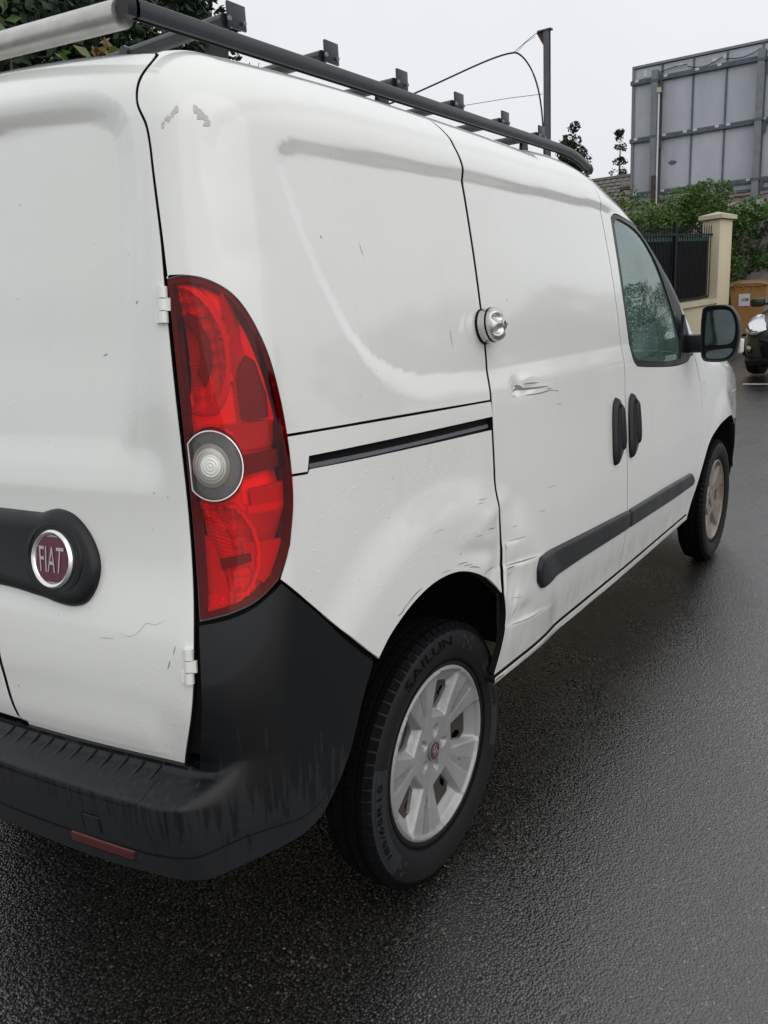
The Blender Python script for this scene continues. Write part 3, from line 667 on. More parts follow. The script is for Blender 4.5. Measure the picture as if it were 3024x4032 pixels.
# hidden far side, same skin mirrored; and a dark sheet added to paint shade behind every gap
side_l = loop([(-QL,.60),(-QL,VT)], [(-QL,VT),(1.655,VT)], tops, ftop, [ftop[-1],(UE+.3,.5)], [(UE+.3,.5),(3.65,.5)], [(3.65,.5)]+rev(FARCH[:-1]), [(2.590,.351),(.65,.40)], [(.65,.40),(.672,.63)], rev(ARCH), [(.152,.667),(-.10,.60),(-QL,.60)], step=.03)
panel('side_panel', [(side_l, [wout])], 'paint', van, gap=0, res=.04, flip=True)
panel('window_glass', [(closed(WIN), [])], 'glass', van, gap=-.02, res=.03, off=-.004, flip=True)
shell = loop([(-1.5,.60),(-.1,.60),(.13,.66)], ARCH, [(.672,.63),(.68,.42)], [(.68,.42),(1.5,.40),(2.58,.40)], FARCH[1:], [(3.53,.66),(3.53,.92)], [(3.53,.92),(3.2,.96),(2.62,1.02)], [(2.62,1.02),(2.50,1.03),(1.75,1.03)], [(1.75,1.03),(1.74,1.60),(1.70,1.80)], [(1.70,1.80),(.7,1.80),(-1.5,1.80)], [(-1.5,1.80),(-1.5,.60)], step=.02)
panel('gap_shade', [(shell, [loop(TAIL_OUT, TAIL_LOW, [(-.205,.840),(-.205,1.371)], step=.01)])], 'dark', van, gap=0, res=.03, off=-.016, rim=.001)
# rear bumper
E = [(.152,.664),(.112,.60),(.070,.510),(.02,.445),(-.017,.418),(-.08,.408),(-.151,.405),(-.276,.400),(-.413,.385),(-.589,.382),(-.9,.384),(-1.9,.384)]
bump = loop([(-.062,.884),(-.024,.844),(.025,.793),(.078,.734),(.152,.664)], E, [(-1.9,.384),(-1.9,.589)], [(-1.9,.589),(-.6,.589),(-.30,.589),(-.232,.585)], [(-.232,.585),(-.214,.70),(-.206,.836)], [(-.206,.836),(-.15,.844),(-.107,.858),(-.062,.884)])
rb = panel('rear_bumper', [(bump, [])], 'plastic', van, phi_bump, .002, .013, .05, [(-.75,.53,-.12,.625,.005),(-.24,.6,-.05,.9,.009)])
# lower valance line of the bumper, a reflector and a tow-eye lid
groove = [(-.90,.447),(-.56,.446),(-.33,.452),(-.285,.458),(-.23,.460),(-.17,.462),(-.10,.455),(-.03,.449),(.03,.475)]
strokes('bumper_seam', [(groove, .006)], 'dark', rb, phi_bump, .0008)
pad('rear_reflector', dense_loop(rounded([(-.492,.421),(-.345,.424),(-.336,.449),(-.478,.448)], .004)), 'redrefl', rb, .004, .004, .006, phi_bump, edge=.5)
strokes('reflector_seam', [([(-.50,.4165),(-.42,.4165),(-.335,.419)], .004)], 'dark', rb, phi_bump, .0008)
pad('tow_eye_lid', dense_loop(rounded([(-.431,.467),(-.396,.467),(-.388,.505),(-.424,.505)], .004)), 'trim', rb, .002, .004, .006, phi_bump, edge=.6)
strokes('lid_seam', [([(-.434,.466),(-.427,.507)], .003), ([(-.427,.507),(-.386,.507)], .003), ([(-.386,.507),(-.394,.466)], .003), ([(-.392,.484),(-.390,.496)], .006)], 'dark', rb, phi_bump, .0009)
# the ribbed tread plate on the step of the bumper
for k in range(11):
    uu = -.318-.036*k
    yy = -UY-(uu+QL); xi = float(rear_x(abs(yy), .60))-.006; xo = float(np.interp(.566, *BUMP))+.10*yy*yy+.016
    q = [Vector((xi+(xo-xi)*t, yy, 0.5783-.0215*t+.0016)) for t in (0, .25, .5, .75, .95, 1)]
    MB().tube(q, [.002, .003, .0036, .004, .0042, .0015], 8, .5, up=(0, 0, 1)).build('step_rib', 'plastic', rb)
strokes('step_seam', [([(-.30,.572),(-.305,.559),(-.318,.550),(-.36,.5465),(-.60,.5465),(-1.2,.5465)], .003)], 'dark', rb, phi_bump, .0009)

# ---- tail lamp
lens_poly = loop([(-.2005,.843),(-.1975,1.0),(-.198,1.2),(-.2005,1.367)], [(-.2005,1.367)]+[(a+.0012, b+.0004) for a, b in TAIL_OUT[1:-1]], [(-.067,.890),(-.107,.8655),(-.15,.852),(-.2005,.843)], step=.006)
tl = thing('tail_lamp', None, None); tl.parent = van
LC, LR = (-.152, 1.083), .0555
cl = ellipse(LC[0], LC[1], .0525, .0545, 48); clp = cl[cl[:, 0] > -.1915]
i0 = np.argmax(np.diff(np.r_[cl[:, 0] > -.1915, [cl[0, 0] > -.1915]].astype(int)) > 0)
ang = math.acos((-.1915-LC[0])/.0525); th = np.linspace(-ang, ang, 44)
clear_poly = dense_loop(np.stack([LC[0]+.0525*np.cos(th), LC[1]+.0545*np.sin(th)], 1), .006)
panel('red_lens', [(lens_poly, [clear_poly])], 'red', tl, gap=0, res=.012, off=.0035, rim=.010)
panel('clear_lens', [(clear_poly, [])], 'clear', tl, gap=.0004, res=.010, off=.0050, rim=.002)
cr = inset(clear_poly, -.0012)
panel('lens_ring', [(cr, [inset(clear_poly, .0006)])], 'chrome', tl, gap=0, res=.006, off=.0052, rim=.002)
panel('lamp_bezel', [(inset(lens_poly, -.003), [inset(lens_poly, .0085)])], 'lampbezel', tl, gap=0, res=.008, off=-.001, rim=.02)
def lamp_depth(d, P2):
    u, v = P2[:, 0], P2[:, 1]; h = np.full(len(u), -.018)
    # upper round chamber with stepped bowl, open towards the door
    r = np.hypot((u+.192)/.088, (v-1.258)/.098)
    bowl = -.040+.026*np.clip(r, 0, 1)**2
    q = np.floor((v-1.258)/.0105)*.0105; qs = np.floor((u+.2)/.012)*.012
    bowl = bowl+np.where((r > .62) & (r < .99), .0035*np.sin(qs*310)+.003*np.sin(q*260+1), 0)
    bowl = bowl+np.where((u < -.125) & (v < 1.25), .0011*np.sin(v*2*math.pi/.0058), 0)
    h = np.where(r < 1, bowl, h); h = np.where((r >= 1) & (r < 1.17) & (v > 1.16), -.006-.03*(r-1), h)
    # side chamber: hollow blade that narrows upwards
    sc = (u > -.096) & (v > 1.145) & (r >= 1.17)
    h = np.where(sc, -.030+.020*np.abs((u+.055)/.04)**1.5-.012*sst(1.30, 1.18, v)*0+.012*np.clip((v-1.25)/.1, 0, 1), h)
    # shelf over the middle lamp, with a hollow under it
    sh = (v > 1.10) & (v <= 1.145) & (u > -.13)
    h = np.where(sh, -.008-.35*(1.145-v)-.010*np.clip((u+.06)/.05, 0, 1)**2, h)
    h = np.where((v > 1.015) & (v <= 1.10) & (u > -.105), -.034+.012*np.clip((1.06-v)/.04, 0, 1), h)
    # lower chamber
    r2 = np.hypot((u+.192)/.098, (v-.945)/.092)
    b2 = -.038+.026*np.clip(r2, 0, 1)**2+np.where(r2 > .6, .004*np.sin(np.floor((v-.9)/.016)*2.1)+.003*np.sin(np.floor(u/.014)*1.7), 0)
    b2 = b2+np.where(u < -.13, .0011*np.sin((v+.25*u)*2*math.pi/.0062), 0)
    h = np.where((r2 < 1) & (v < 1.03), b2, h); h = np.where((r2 >= 1) & (r2 < 1.1) & (v < 1.02), -.007, h)
    h = np.where((r2 >= 1.1) & (v < 1.015) & (u > -.10), -.012-.022*np.clip((1.0-v)/.05, 0, 1)*(v > .94)-.010*(v <= .94), h)
    r3 = np.hypot((u-LC[0])/.0525, (v-LC[1])/.0545)
    h = np.where(r3 < 1.12, -.010, h)
    return h
panel('reflector_bowl', [(inset(lens_poly, .006), [inset(clear_poly, -.006)])], 'reflector', tl, gap=0, res=.0034, rim=.003, height=lamp_depth)
# flat blades inside the lamp, toned pale or dark to paint light and shade
def blade(pts, off, nm='lamp_tone', mat='lamptone'): panel(nm, [(dense_loop(np.array(pts, float) if area(np.array(pts, float)) > 0 else np.array(pts, float)[::-1]), [])], mat, tl, gap=0, res=.01, off=off, rim=.004)
th = np.linspace(1.35, -.9, 16)
blade([(-.190+.058*math.cos(t), 1.258+.066*math.sin(t)) for t in th]+[(-.190+.036*math.cos(t), 1.262+.044*math.sin(t)) for t in th[::-1]], -.020, mat='lampgrey')
blade([(-.094,1.150),(-.030,1.150),(-.026,1.185),(-.040,1.240),(-.062,1.250),(-.090,1.215)], -.014, mat='lampgrey')
blade([(-.096,1.062),(-.022,1.070),(-.020,1.098),(-.092,1.094)], -.013, mat='lampgrey')
blade([(-.090,1.000),(-.024,1.012),(-.020,1.044),(-.090,1.040)], -.012)
blade([(-.118,.955),(-.030,.952),(-.048,.905),(-.085,.885),(-.105,.900)], -.0115)
blade([(-.158,.918),(-.104,.925),(-.104,.938),(-.158,.934)], -.0105, mat='lampgrey')
blade([(-.1945,.855),(-.150,.862),(-.155,.905),(-.172,.960),(-.1945,.975)], -.019)
# middle lamp: dark plate with little bosses and a ringed lens dome
panel('lamp_plate', [(inset(clear_poly, -.004), [])], 'lampgrey', tl, gap=0, res=.012, off=-.006, rim=.002)
dome = ellipse(LC[0]-.003, LC[1], .0335, .0345, 44)
hd = lambda d, P2: -.004+.010*np.sqrt(np.clip(1-(np.hypot(P2[:, 0]-LC[0]+.003, P2[:, 1]-LC[1])/.037)**2, 0, 1))+.0003*np.sin(np.hypot(P2[:, 0]-LC[0]+.003, P2[:, 1]-LC[1])*2*math.pi/.0052)
panel('lamp_dome', [(dome, [])], 'lampclear', tl, gap=0, res=.0016, rim=.003, height=hd)
for a in (20, 75, 128, -60, -128):
    t = math.radians(a); M = frame(LC[0]+.0425*math.cos(t), LC[1]+.0445*math.sin(t)); bb = MB(); ring = [(.0042,0),(.0042,-.003),(.0032,-.003),(.0032,0)]
    bb.lathe([(r, -y) for r, y in ring], 14, M @ Matrix.Translation((0, 0, -.0045)) @ Matrix.Rotation(math.radians(-90), 4, 'X')); bb.build('lamp_boss', 'lampclear', tl)
# black surround between lamp and body
panel('lamp_seal', [(inset(loop(TAIL_OUT, TAIL_LOW, [(-.205,.840),(-.205,1.371)], step=.008), -.006), [])], 'dark', tl, gap=0, res=.02, off=-.050, rim=.001)

# ---- door furniture
STRIP = loop([(-1.35,.857),(-1.0,.857),(-.68,.857),(-.575,.850),(-.545,.847)], [(-.545,.847),(-.515,.842),(-.479,.841),(-.452,.853),(-.435,.884),(-.434,.922),(-.455,.963),(-.490,.993),(-.528,1.002),(-.556,.996)], [(-.556,.996),(-.572,.993),(-.68,.994),(-1.0,.994),(-1.35,.994)], [(-1.35,.994),(-1.35,.857)])
hs = pad('door_trim', STRIP, 'trim', rd, .020, .022, .007)
def badge_at(M, a, b, parent, word, wid, hgt, ringw=.011):
    n = 56; B = MB(); t = np.linspace(0, 2*math.pi, n, endpoint=False); prof = [(1.0, 0), (1.0, .004), (.97, .008), (.90, .0105), (.83, .009), (.79, .006), (.79, 0)]
    V = [M @ Vector((a*s*math.cos(q), b*s*math.sin(q), z)) for q in t for s, z in prof]; m = len(prof)
    F = [(k*m+j, ((k+1) % n)*m+j, ((k+1) % n)*m+j+1, k*m+j+1) for k in range(n) for j in range(m-1)]
    ring = B.add(V, F).build('badge_ring', 'chrome', parent)
    sq = lambda s: [(a*s*math.copysign(abs(math.cos(q))**.72, math.cos(q)), b*s*math.copysign(abs(math.sin(q))**.72, math.sin(q))) for q in np.linspace(0, 2*math.pi, 40, endpoint=False)]
    pl = MB().prism(sq(.745), .0062, M).build('badge_plate', 'badge', ring)
    MB().prism(sq(.80), .0054, M).build('badge_border', 'letters', ring)
    V2, F2 = text_mesh(word); lo, hi = V2.min(0), V2.max(0); V2 = (V2-(lo+hi)/2)/(hi-lo)*[wid, hgt]
    V2[:, 0] *= 1-.16*(-V2[:, 1]/hgt)*1.0
    k = len(V2); bm = MB(); bm.V = [M @ Vector((x, y, .0076)) for x, y in V2]; bm.F = list(F2); bm.build('badge_lettering', 'letters', ring, smooth=False)
Mb = frame(-.522, .917); Mb = Mb @ Matrix.Translation((0, 0, .018))
MB().lathe([(.070, 0), (.068, -.005), (.061, -.0055), (.057, .001)], 48, Mb @ Matrix.Translation((0, 0, -.001)) @ Matrix.Rotation(math.radians(-90), 4, 'X') @ Matrix.Diagonal((1, 1, .98, 1))).build('badge_bezel', 'trim', rd)
badge_at(Mb @ Matrix.Translation((0, 0, -.001)), .0505, .0525, rd, 'FIAT', .056, .044)
def hinge(u, v, h, parent):
    M = frame(u, v) @ Matrix.Diagonal((.82, 1, .8, 1)); B = MB(); g = .0015; k = h/3
    for i in (-1, 0, 1): B.tube([M @ Vector((0, i*k-k/2+g/2, .003)), M @ Vector((0, i*k+k/2-g/2, .003))], .0080, 14)
    B.box((0, 0, 0), (.013, h*.34, .006)); n = 8; B.V[-n:] = [tuple(M @ (Vector(v_)+Vector((.010, 0, .003)))) for v_ in B.V[-n:]]
    B.box((0, 0, 0), (.018, h*.30, .006)); B.V[-n:] = [tuple(M @ (Vector(v_)+Vector((-.008, -h*.33, .002)))) for v_ in B.V[-n:]]
    B.build('hinge', 'paint', parent)
hinge(-.2165, 1.330, .056, rd); hinge(-.226, .770, .058, rd)
HA = [(1.560,1.004),(1.580,.995),(1.594,.96),(1.600,.91),(1.598,.86),(1.585,.825),(1.560,.803),(1.535,.792),(1.520,.797),(1.514,.83),(1.516,.88),(1.522,.94),(1.535,.985)]
for dx, dz, par in ((-.012, .003, sd), (.148, .0, fd)):
    hp = pad('door_handle', closed([(a+dx, b+dz) for a, b in HA], .006), 'gloss', par, .020, .034, .006, edge=.30)
    g = closed([(a, b) for a, b in [(1.572,.985),(1.588,.965),(1.595,.91),(1.593,.86),(1.580,.835),(1.560,.84),(1.556,.90),(1.560,.965)]], .006); g = g+[dx-.004, dz]
    pad('handle_grip', g, 'gloss', hp, .028, .018, .005, edge=.5)
    pad('lock_hole', ellipse(1.556+dx, .978+dz, .007, .008, 14), 'dark', hp, .0215, .004, .006, edge=.9)
for pts, par in (([(.880,.664),(.862,.640),(.866,.602),(.893,.576),(1.202,.569),(1.652,.550),(1.652,.613),(1.20,.642)], sd), ([(1.659,.550),(2.20,.529),(2.535,.522),(2.556,.545),(2.500,.583),(2.10,.599),(1.659,.613)], fd)):
    pad('side_moulding', dense_loop(rounded(pts, .012), .008), 'trim', par, .014, .014, .010, edge=.3)
strokes('filler_lid', [([(2.700,.935),(2.745,.935)], .0025), ([(2.745,.935),(2.750,.893)], .0025), ([(2.750,.893),(2.705,.893)], .0025), ([(2.705,.893),(2.700,.935)], .0025)], 'dirtedge', van)
# round security lock across the sliding-door gap
Ml = frame(.712, 1.262)
lk = thing('security_lock', None, None); lk.parent = van
R90 = Matrix.Rotation(math.radians(-90), 4, 'X')
Ml = Ml @ Matrix.Translation((-.002, 0, 0)) @ Matrix.Diagonal((.80, .80, .88, 1))
MB().lathe([(.050, .002), (.050, -.006), (.048, -.008), (.0, -.008)], 48, Ml @ R90).build('lock_gasket', 'dark', lk)
MB().lathe([(.0485, -.007), (.0485, -.026), (.047, -.0275), (.0, -.0275)], 48, Ml @ R90).build('lock_base', 'lock', lk)
MB().lathe([(.0495, -.0265), (.0500, -.0290), (.0490, -.0310), (.0, -.0305)], 48, Ml @ R90).build('lock_seam', 'dark', lk)
bm = MB(); n, m = 72, 26; VV = []
prof = [(.048, .030), (.0482, .035), (.0475, .041), (.0445, .048), (.039, .0535), (.031, .0575), (.020, .060), (.010, .0605), (0, .0605)]
rs = np.linspace(0, 1, m); pr = np.interp(rs, np.linspace(0, 1, len(prof)), [p[0] for p in prof]); pz = np.interp(rs, np.linspace(0, 1, len(prof)), [p[1] for p in prof])
for k in range(n):
    a = 2*math.pi*k/n
    for j in range(m):
        r, z = pr[j], pz[j]; x, y = r*math.cos(a), r*math.sin(a)
        for c in (142, 218, -38, 38):                 # four finger scoops in two pairs
            cx, cy = .027*math.cos(math.radians(c)), .027*math.sin(math.radians(c)); an = math.radians(c*.35 if abs(c) < 90 else 180+(c-180)*.35); xx, yy = (x-cx)*math.cos(an)+(y-cy)*math.sin(an), -(x-cx)*math.sin(an)+(y-cy)*math.cos(an); q = (xx/.0185)**2+(yy/.0125)**2; z -= .012*math.exp(-q*q*1.2)
        VV.append(Ml @ Vector((x, y, z)))
bm.add(VV, [(k*m+j, ((k+1) % n)*m+j, ((k+1) % n)*m+j+1, k*m+j+1) for k in range(n) for j in range(m-1)]); bm.build('lock_dome', 'lock', lk, sharp=80)
MB().lathe([(.0105, -.058), (.0105, -.0635), (.0085, -.0645), (.0, -.064)], 28, Ml @ R90).build('lock_cylinder', 'lock', lk)
MB().box((0, 0, 0), (.0035, .011, .002), Ml @ Matrix.Translation((0, 0, .0645))).build('key_slot', 'dark', lk, False)

# ---- mirror
mi = thing('wing_mirror', None, None); mi.parent = fd
mo = [(-.966,1.262),(-.962,1.20),(-.966,1.10),(-.972,1.070),(-.992,1.058),(-1.05,1.058),(-1.083,1.075),(-1.100,1.115),(-1.104,1.175),(-1.094,1.228),(-1.072,1.262),(-1.045,1.274),(-1.0,1.275),(-.978,1.272)]
rp = crom(mo+[mo[0]], .008)[:-1]; c0 = rp.mean(0); V, F = [], []; m = len(rp)
for x, s in ((2.742,.90),(2.734,.94),(2.733,.985),(2.740,1.0),(2.775,1.0),(2.81,.94),(2.840,.80),(2.858,.5),(2.863,.05)):
    V += [(x, *(c0+(p-c0)*s)) for p in rp]
for k in range(8):
    for i in range(m): F.append((k*m+i, k*m+(i+1) % m, (k+1)*m+(i+1) % m, (k+1)*m+i))
mesh_obj('mirror_housing', V, F, 'trim', mi, True, sharp=50)
def flat_plate(nm, pts, x, mat, par, t=.003):
    q = crom(pts+[pts[0]], .007)[:-1]; k = len(q); V = [(x, *p) for p in q]+[(x+t, *p) for p in q]; F = [tuple(range(k)), tuple(range(2*k-1, k-1, -1))]+[(i, k+i, k+(i+1) % k, (i+1) % k) for i in range(k)]
    return mesh_obj(nm, V, F, mat, par, False)
gl = [(p[0]+(-1.033-p[0])*.13, p[1]) for p in mo]
top_gl = [(-.984,1.250),(-.980,1.19),(-.980,1.128),(-.990,1.122),(-1.06,1.124),(-1.083,1.14),(-1.089,1.18),(-1.081,1.225),(-1.064,1.250),(-1.03,1.256)]
low_gl = [(-.988,1.100),(-.985,1.080),(-1.0,1.070),(-1.05,1.071),(-1.075,1.086),(-1.082,1.108),(-1.04,1.106)]
flat_plate('mirror_back', [(p[0]+(-1.033-p[0])*.08, p[1]+(1.167-p[1])*.06) for p in mo], 2.7425, 'dark', mi)
flat_plate('mirror_glass', top_gl, 2.738, 'mirror', mi); flat_plate('blind_spot_glass', low_gl, 2.738, 'mirror', mi)
MB().box((2.795, -.932, 1.128), (.06, .10, .072), None, .014).build('mirror_arm', 'trim', mi)
MB().prism([(0, 0), (.20, 0), (.03, .17)], .012, Matrix(((1, 0, 0, 2.70), (0, 0, -1, -.888), (0, 1, 0, 1.075), (0, 0, 0, 1)))).build('mirror_foot', 'trim', mi)
MB().box((2.795, -1.102, 1.115), (.05, .016, .055), None, .006).build('mirror_indicator', 'amber', mi)

# ---- roof rack
rk = thing('roof_rack', None, None); rk.parent = van
def rail(y):
    P0, P1 = Vector((.330, y, 1.780)), Vector((2.30, y, 1.803)); B = MB(); n = 20; V = []
    pr = [(a*.80, b*.74) for a, b in [(-.013, -.018), (-.016, -.006), (-.0165, .006), (-.012, .016), (-.004, .0205), (.006, .0205), (.014, .016), (.0175, .006), (.017, -.008), (.013, -.017), (.006, -.0195), (.005, -.014), (-.005, -.014), (-.006, -.0195)]]
    for t in np.linspace(0, 1, n)**.8:
        p = P0.lerp(P1, t); p.z -= .034*max(0, (t-.88)/.12)**2
        V += [(p.x, p.y+a*math.copysign(1, -y), p.z+b) for a, b in pr]
    m = len(pr); F = [(i*m+k, i*m+(k+1) % m, (i+1)*m+(k+1) % m, (i+1)*m+k) for i in range(n-1) for k in range(m)]
    r = B.add(V, F).build('rail', 'rack', rk)
    for x, z, d in ((.322, 1.780, -1), (2.302, 1.769, 1)):
        C = MB(); cap = [(a*1.12, b*1.12) for a, b in pr[:11]]
        Mx = Matrix(((0, 0, d*1., x), (math.copysign(1, -y), 0, 0, y), (0, 1, 0, z), (0, 0, 0, 1)))
        C.prism(cap, .016, Mx @ (Matrix.Rotation(.5 if d > 0 else 0, 4, 'X'))); C.build('rail_cap', 'trim', r)
    return r
rail(-.66); rail(.66)
bars = [(.622, 0, 0), (.915, 0, 0), (1.200, 0, 0), (1.490, 0, 0), (1.780, 0, 0), (2.055, 0, 0)]
for i, (x, _a, _b) in enumerate(bars):
    b = MB().tube([(x, .62, 1.853), (x, -.575, 1.853)], .0165, 12, .8).build('crossbar', 'rack', rk)
    MB().box((x+.020, -.583, 1.863), (.048, .006, .044), None, .0015).build('load_stop', 'rack', b)
    MB().box((x+.020, .583, 1.866), (.048, .006, .044), None, .0015).build('load_stop', 'rack', b)
    for dx_ in (-.006, .034): MB().tube([(x+dx_, -.588, 1.853), (x+dx_, -.592, 1.853)], .0045, 6).build('bolt', 'galv', b)
    if i in (0, 2, 5):
        zr = 1.765 if i != 5 else 1.76
        MB().prism([(-.055, 0), (.055, 0), (.03, .03), (.02, .085), (-.02, .085), (-.03, .03)], .012, Matrix(((1, 0, 0, x+.03), (0, 0, 1, -.52), (0, 1, 0, zr), (0, 0, 0, 1)))).build('rack_foot', 'trim', b)
        MB().prism([(-.055, 0), (.055, 0), (.03, .03), (.02, .085), (-.02, .085), (-.03, .03)], .012, Matrix(((1, 0, 0, x+.03), (0, 0, 1, .52), (0, 1, 0, zr), (0, 0, 0, 1)))).build('rack_foot', 'trim', b)
for y0 in (-.30, .30): MB().tube([(.60, y0, 1.853), (2.0, y0, 1.853)], .012, 10).build('stiffener', 'rack', rk)
MB().tube([(.322, -.640, 1.7765), (.322, -.2, 1.810), (.322, .2, 1.8155), (.322, .64, 1.79)], .0215, 20).build('ladder_roller', 'alu', rk)

# ---- wheels (built at the origin, outside facing -y)
def arc_text(txt, r, a0, a1, h, y, mat, par, inward=False):
    V, F = text_mesh(txt); lo, hi = V.min(0), V.max(0); V = (V-lo)/(hi-lo)
    th = np.radians(a0+(a1-a0)*V[:, 0]); rr = r+h*(V[:, 1]-.5)*(-1 if inward else 1)
    P = np.stack([rr*np.cos(th), np.interp(rr, SWR, SWY)-y, rr*np.sin(th)], 1)
    mesh_obj('tyre_lettering', P, F, mat, par, False)
TPROF = [(.196,-.044),(.203,-.050),(.208,-.0525),(.214,-.0515),(.222,-.0560),(.236,-.0625),(.252,-.0660),(.266,-.0660),(.278,-.0630),(.288,-.0575),(.2925,-.0520),(.2985,-.0450),(.3020,-.036),(.3040,-.024),(.305,0)]
SWR = [p[0] for p in TPROF[3:]]; SWY = [p[1] for p in TPROF[3:]]
def cover_height(x, z):
    r = np.hypot(x, z); h = -.020+.016*np.clip((r-.04)/.155, 0, 1)**1.5     # -y is outwards; h measured outwards
    th = np.arctan2(z, x)
    h = h+.006*np.exp(-((r-.196)/.006)**2)
    for k in range(5):
        a = math.radians(-2+72*k); rad = x*math.cos(a)+z*math.sin(a); tn = -x*math.sin(a)+z*math.cos(a)
        # deep dish round each opening: steep by the spokes, long slope to the rim
        w = .028+.20*(rad-.095); d = np.maximum(np.abs(tn)-w, np.maximum(.088-rad, rad-.186))
        h = h-.021*(1-sst(-.004, .008, d))*np.where(rad > 0, 1, 0)*(1-.55*sst(.155, .186, rad))
        b = a+math.radians(36); rad2 = x*math.cos(b)+z*math.sin(b); tn2 = -x*math.sin(b)+z*math.cos(b)
        w2 = .003+.13*np.clip(rad2-.072, 0, 1)
        h = h-.0016*(1-sst(-.0012, .0012, np.abs(tn2)-w2))*(rad2 > .072)*(1-sst(.188, .191, rad2))*sst(.072, .10, rad2)
        cx, cz = .046*math.cos(a), .046*math.sin(a)
        er = ((x-cx)*math.cos(a)+(z-cz)*math.sin(a))/.0155; et = (-(x-cx)*math.sin(a)+(z-cz)*math.cos(a))/.0105
        h = h-.013*(1-sst(.75, 1.1, np.hypot(er, et)))
    return h
def wheel(name, cmat):
    w = thing(name, None, None); w.parent = van
    ty = MB().lathe(TPROF[:12]+[(.2995,-.043)], 96).build('tyre', 'rubber', w)
    M2 = MB(); full = [(.2975,-.0440),(.3005,-.040),(.3025,-.035),(.300,-.0345),(.300,-.0275),(.3035,-.027),(.3035,-.004),(.300,-.0035),(.300,.0035),(.3035,.004),(.3035,.027),(.300,.0275),(.300,.0345),(.303,.035),(.301,.045),(.297,.052),(.28,.062),(.2,.05)]
    M2.lathe(full, 96).build('tread_base', 'tread', w)
    # shoulder blocks, one every 5 degrees, separated by sipes
    B = MB()
    for k in range(72):
        a = 2*math.pi*k/72; da = 2*math.pi/72*.40
        for y0, y1, r0, r1, sh in ((-.0585,-.0335,.2875,.3040,.0), (-.026,-.005,.3042,.3056,.02), (.005,.026,.3042,.3056,.02)):
            V = []
            for yy, rr in ((y0, r0), (y0*.55+y1*.45 if y0 < -.05 else y0, r1), (y1, r1)):
                for s in (-1, 1):
                    aa = a+s*da+sh*(yy-y0)*20; V.append((rr*math.cos(aa), yy, rr*math.sin(aa)))
            lowr = [(rr-.012, yy) for yy, rr in ((y0, r0), (y1, r1))]
            for rr, yy in lowr:
                for s in (-1, 1): aa = a+s*da+sh*(yy-y0)*20; V.append((rr*math.cos(aa), yy, rr*math.sin(aa)))
            B.add(V, [(0, 1, 3, 2), (2, 3, 5, 4), (0, 2, 4, 8, 6), (1, 7, 9, 5, 3), (0, 6, 7, 1), (4, 5, 9, 8)])
    tb = B.build('tread_blocks', 'tread', w, False); tb['kind'] = 'stuff'
    MB().lathe([(.213,-.0530),(.216,-.0545),(.219,-.0540),(.220,-.0555)], 96).build('bead_ring', 'tread', ty)
    # wheel cover
    holes = []
    for k in range(5):
        a = math.radians(-2+72*k); R = lambda rad, t: (rad*math.cos(a)-t*math.sin(a), rad*math.sin(a)+t*math.cos(a))
        holes.append(dense_loop(rounded([R(.094,-.024),R(.094,.024),R(.148,.038),R(.163,.029),R(.163,-.029),R(.148,-.038)], .016), .006))
    t = np.linspace(0, 2*math.pi, 200, endpoint=False); outer = np.stack([.203*np.cos(t), .203*np.sin(t)], 1)
    P2, T, loops = fill(outer, holes, .0034)
    h = cover_height(P2[:, 0], P2[:, 1]); P = np.stack([P2[:, 0], -.052-h, P2[:, 1]], 1)
    V = list(P); F = T.tolist(); n = len(V)
    for L in loops:
        m = len(L); s = 1 if L is loops[0] else -1
        V += [tuple(P[i]) for i in L]+[(P[i][0]*(1.006 if s > 0 else 1), P[i][1]+(.012 if s > 0 else .009), P[i][2]*(1.006 if s > 0 else 1)) for i in L]
        for i in range(m): q = (n+i, n+m+i, n+m+(i+1) % m, n+(i+1) % m); F.append(q if s > 0 else q[::-1])
        n += 2*m
    cv = mesh_obj('wheel_cover', V, F, cmat, w, True, sharp=48)
    for k in range(5):
        b = math.radians(34+72*k); R = lambda rad, t: (rad*math.cos(b)-t*math.sin(b), rad*math.sin(b)+t*math.cos(b))
        q = dense_loop(np.array([R(.105,-.0045),R(.187,-.0145),R(.1885,0),R(.187,.0145),R(.105,.0045)]), .006); q = q if area(q) > 0 else q[::-1]
        P2, T, _ = fill(q, (), .006); hh = cover_height(P2[:, 0], P2[:, 1])
        mesh_obj('spoke_facet', np.stack([P2[:, 0], -.0526-hh, P2[:, 1]], 1), T.tolist(), 'facet' if cmat == 'cover' else cmat, cv, True)
    # steel rim and drum behind the openings
    hs = [ellipse(.138*math.cos(math.radians(-2+dd+72*k)), .138*math.sin(math.radians(-2+dd+72*k)), .013, .013, 12) for k in range(5) for dd in (-11, 13)]
    P2, T, _ = fill(np.stack([.197*np.cos(t), .197*np.sin(t)], 1), hs, .012)
    mesh_obj('steel_rim', np.stack([P2[:, 0], -.012+.012*np.sin(np.clip(np.hypot(P2[:, 0], P2[:, 1])/.197, 0, 1)*5), P2[:, 1]], 1), T.tolist(), 'steel', w, True)
    MB().lathe([(.197,-.05),(.192,-.03),(.185,.02),(.185,.05)], 64).build('rim_barrel', 'dark', w)
    MB().lathe([(.14,.02),(.14,.012),(0,.012)], 40).build('brake_drum', 'dark', w)
    Mc = Matrix.Translation((0, -.0335, 0)) @ Matrix.Rotation(math.radians(90), 4, 'X') @ Matrix.Rotation(math.radians(-68), 4, 'Z')
    hub = MB().prism([(.0235*math.cos(q), .0225*math.sin(q)) for q in np.linspace(0, 2*math.pi, 36, endpoint=False)], .004, Mc).build('hub_ring', 'facet', w)
    MB().prism([(.0205*math.cos(q), .0195*math.sin(q)) for q in np.linspace(0, 2*math.pi, 36, endpoint=False)], .0048, Mc).build('hub_badge', 'badge' if cmat == 'cover' else 'facet', hub)
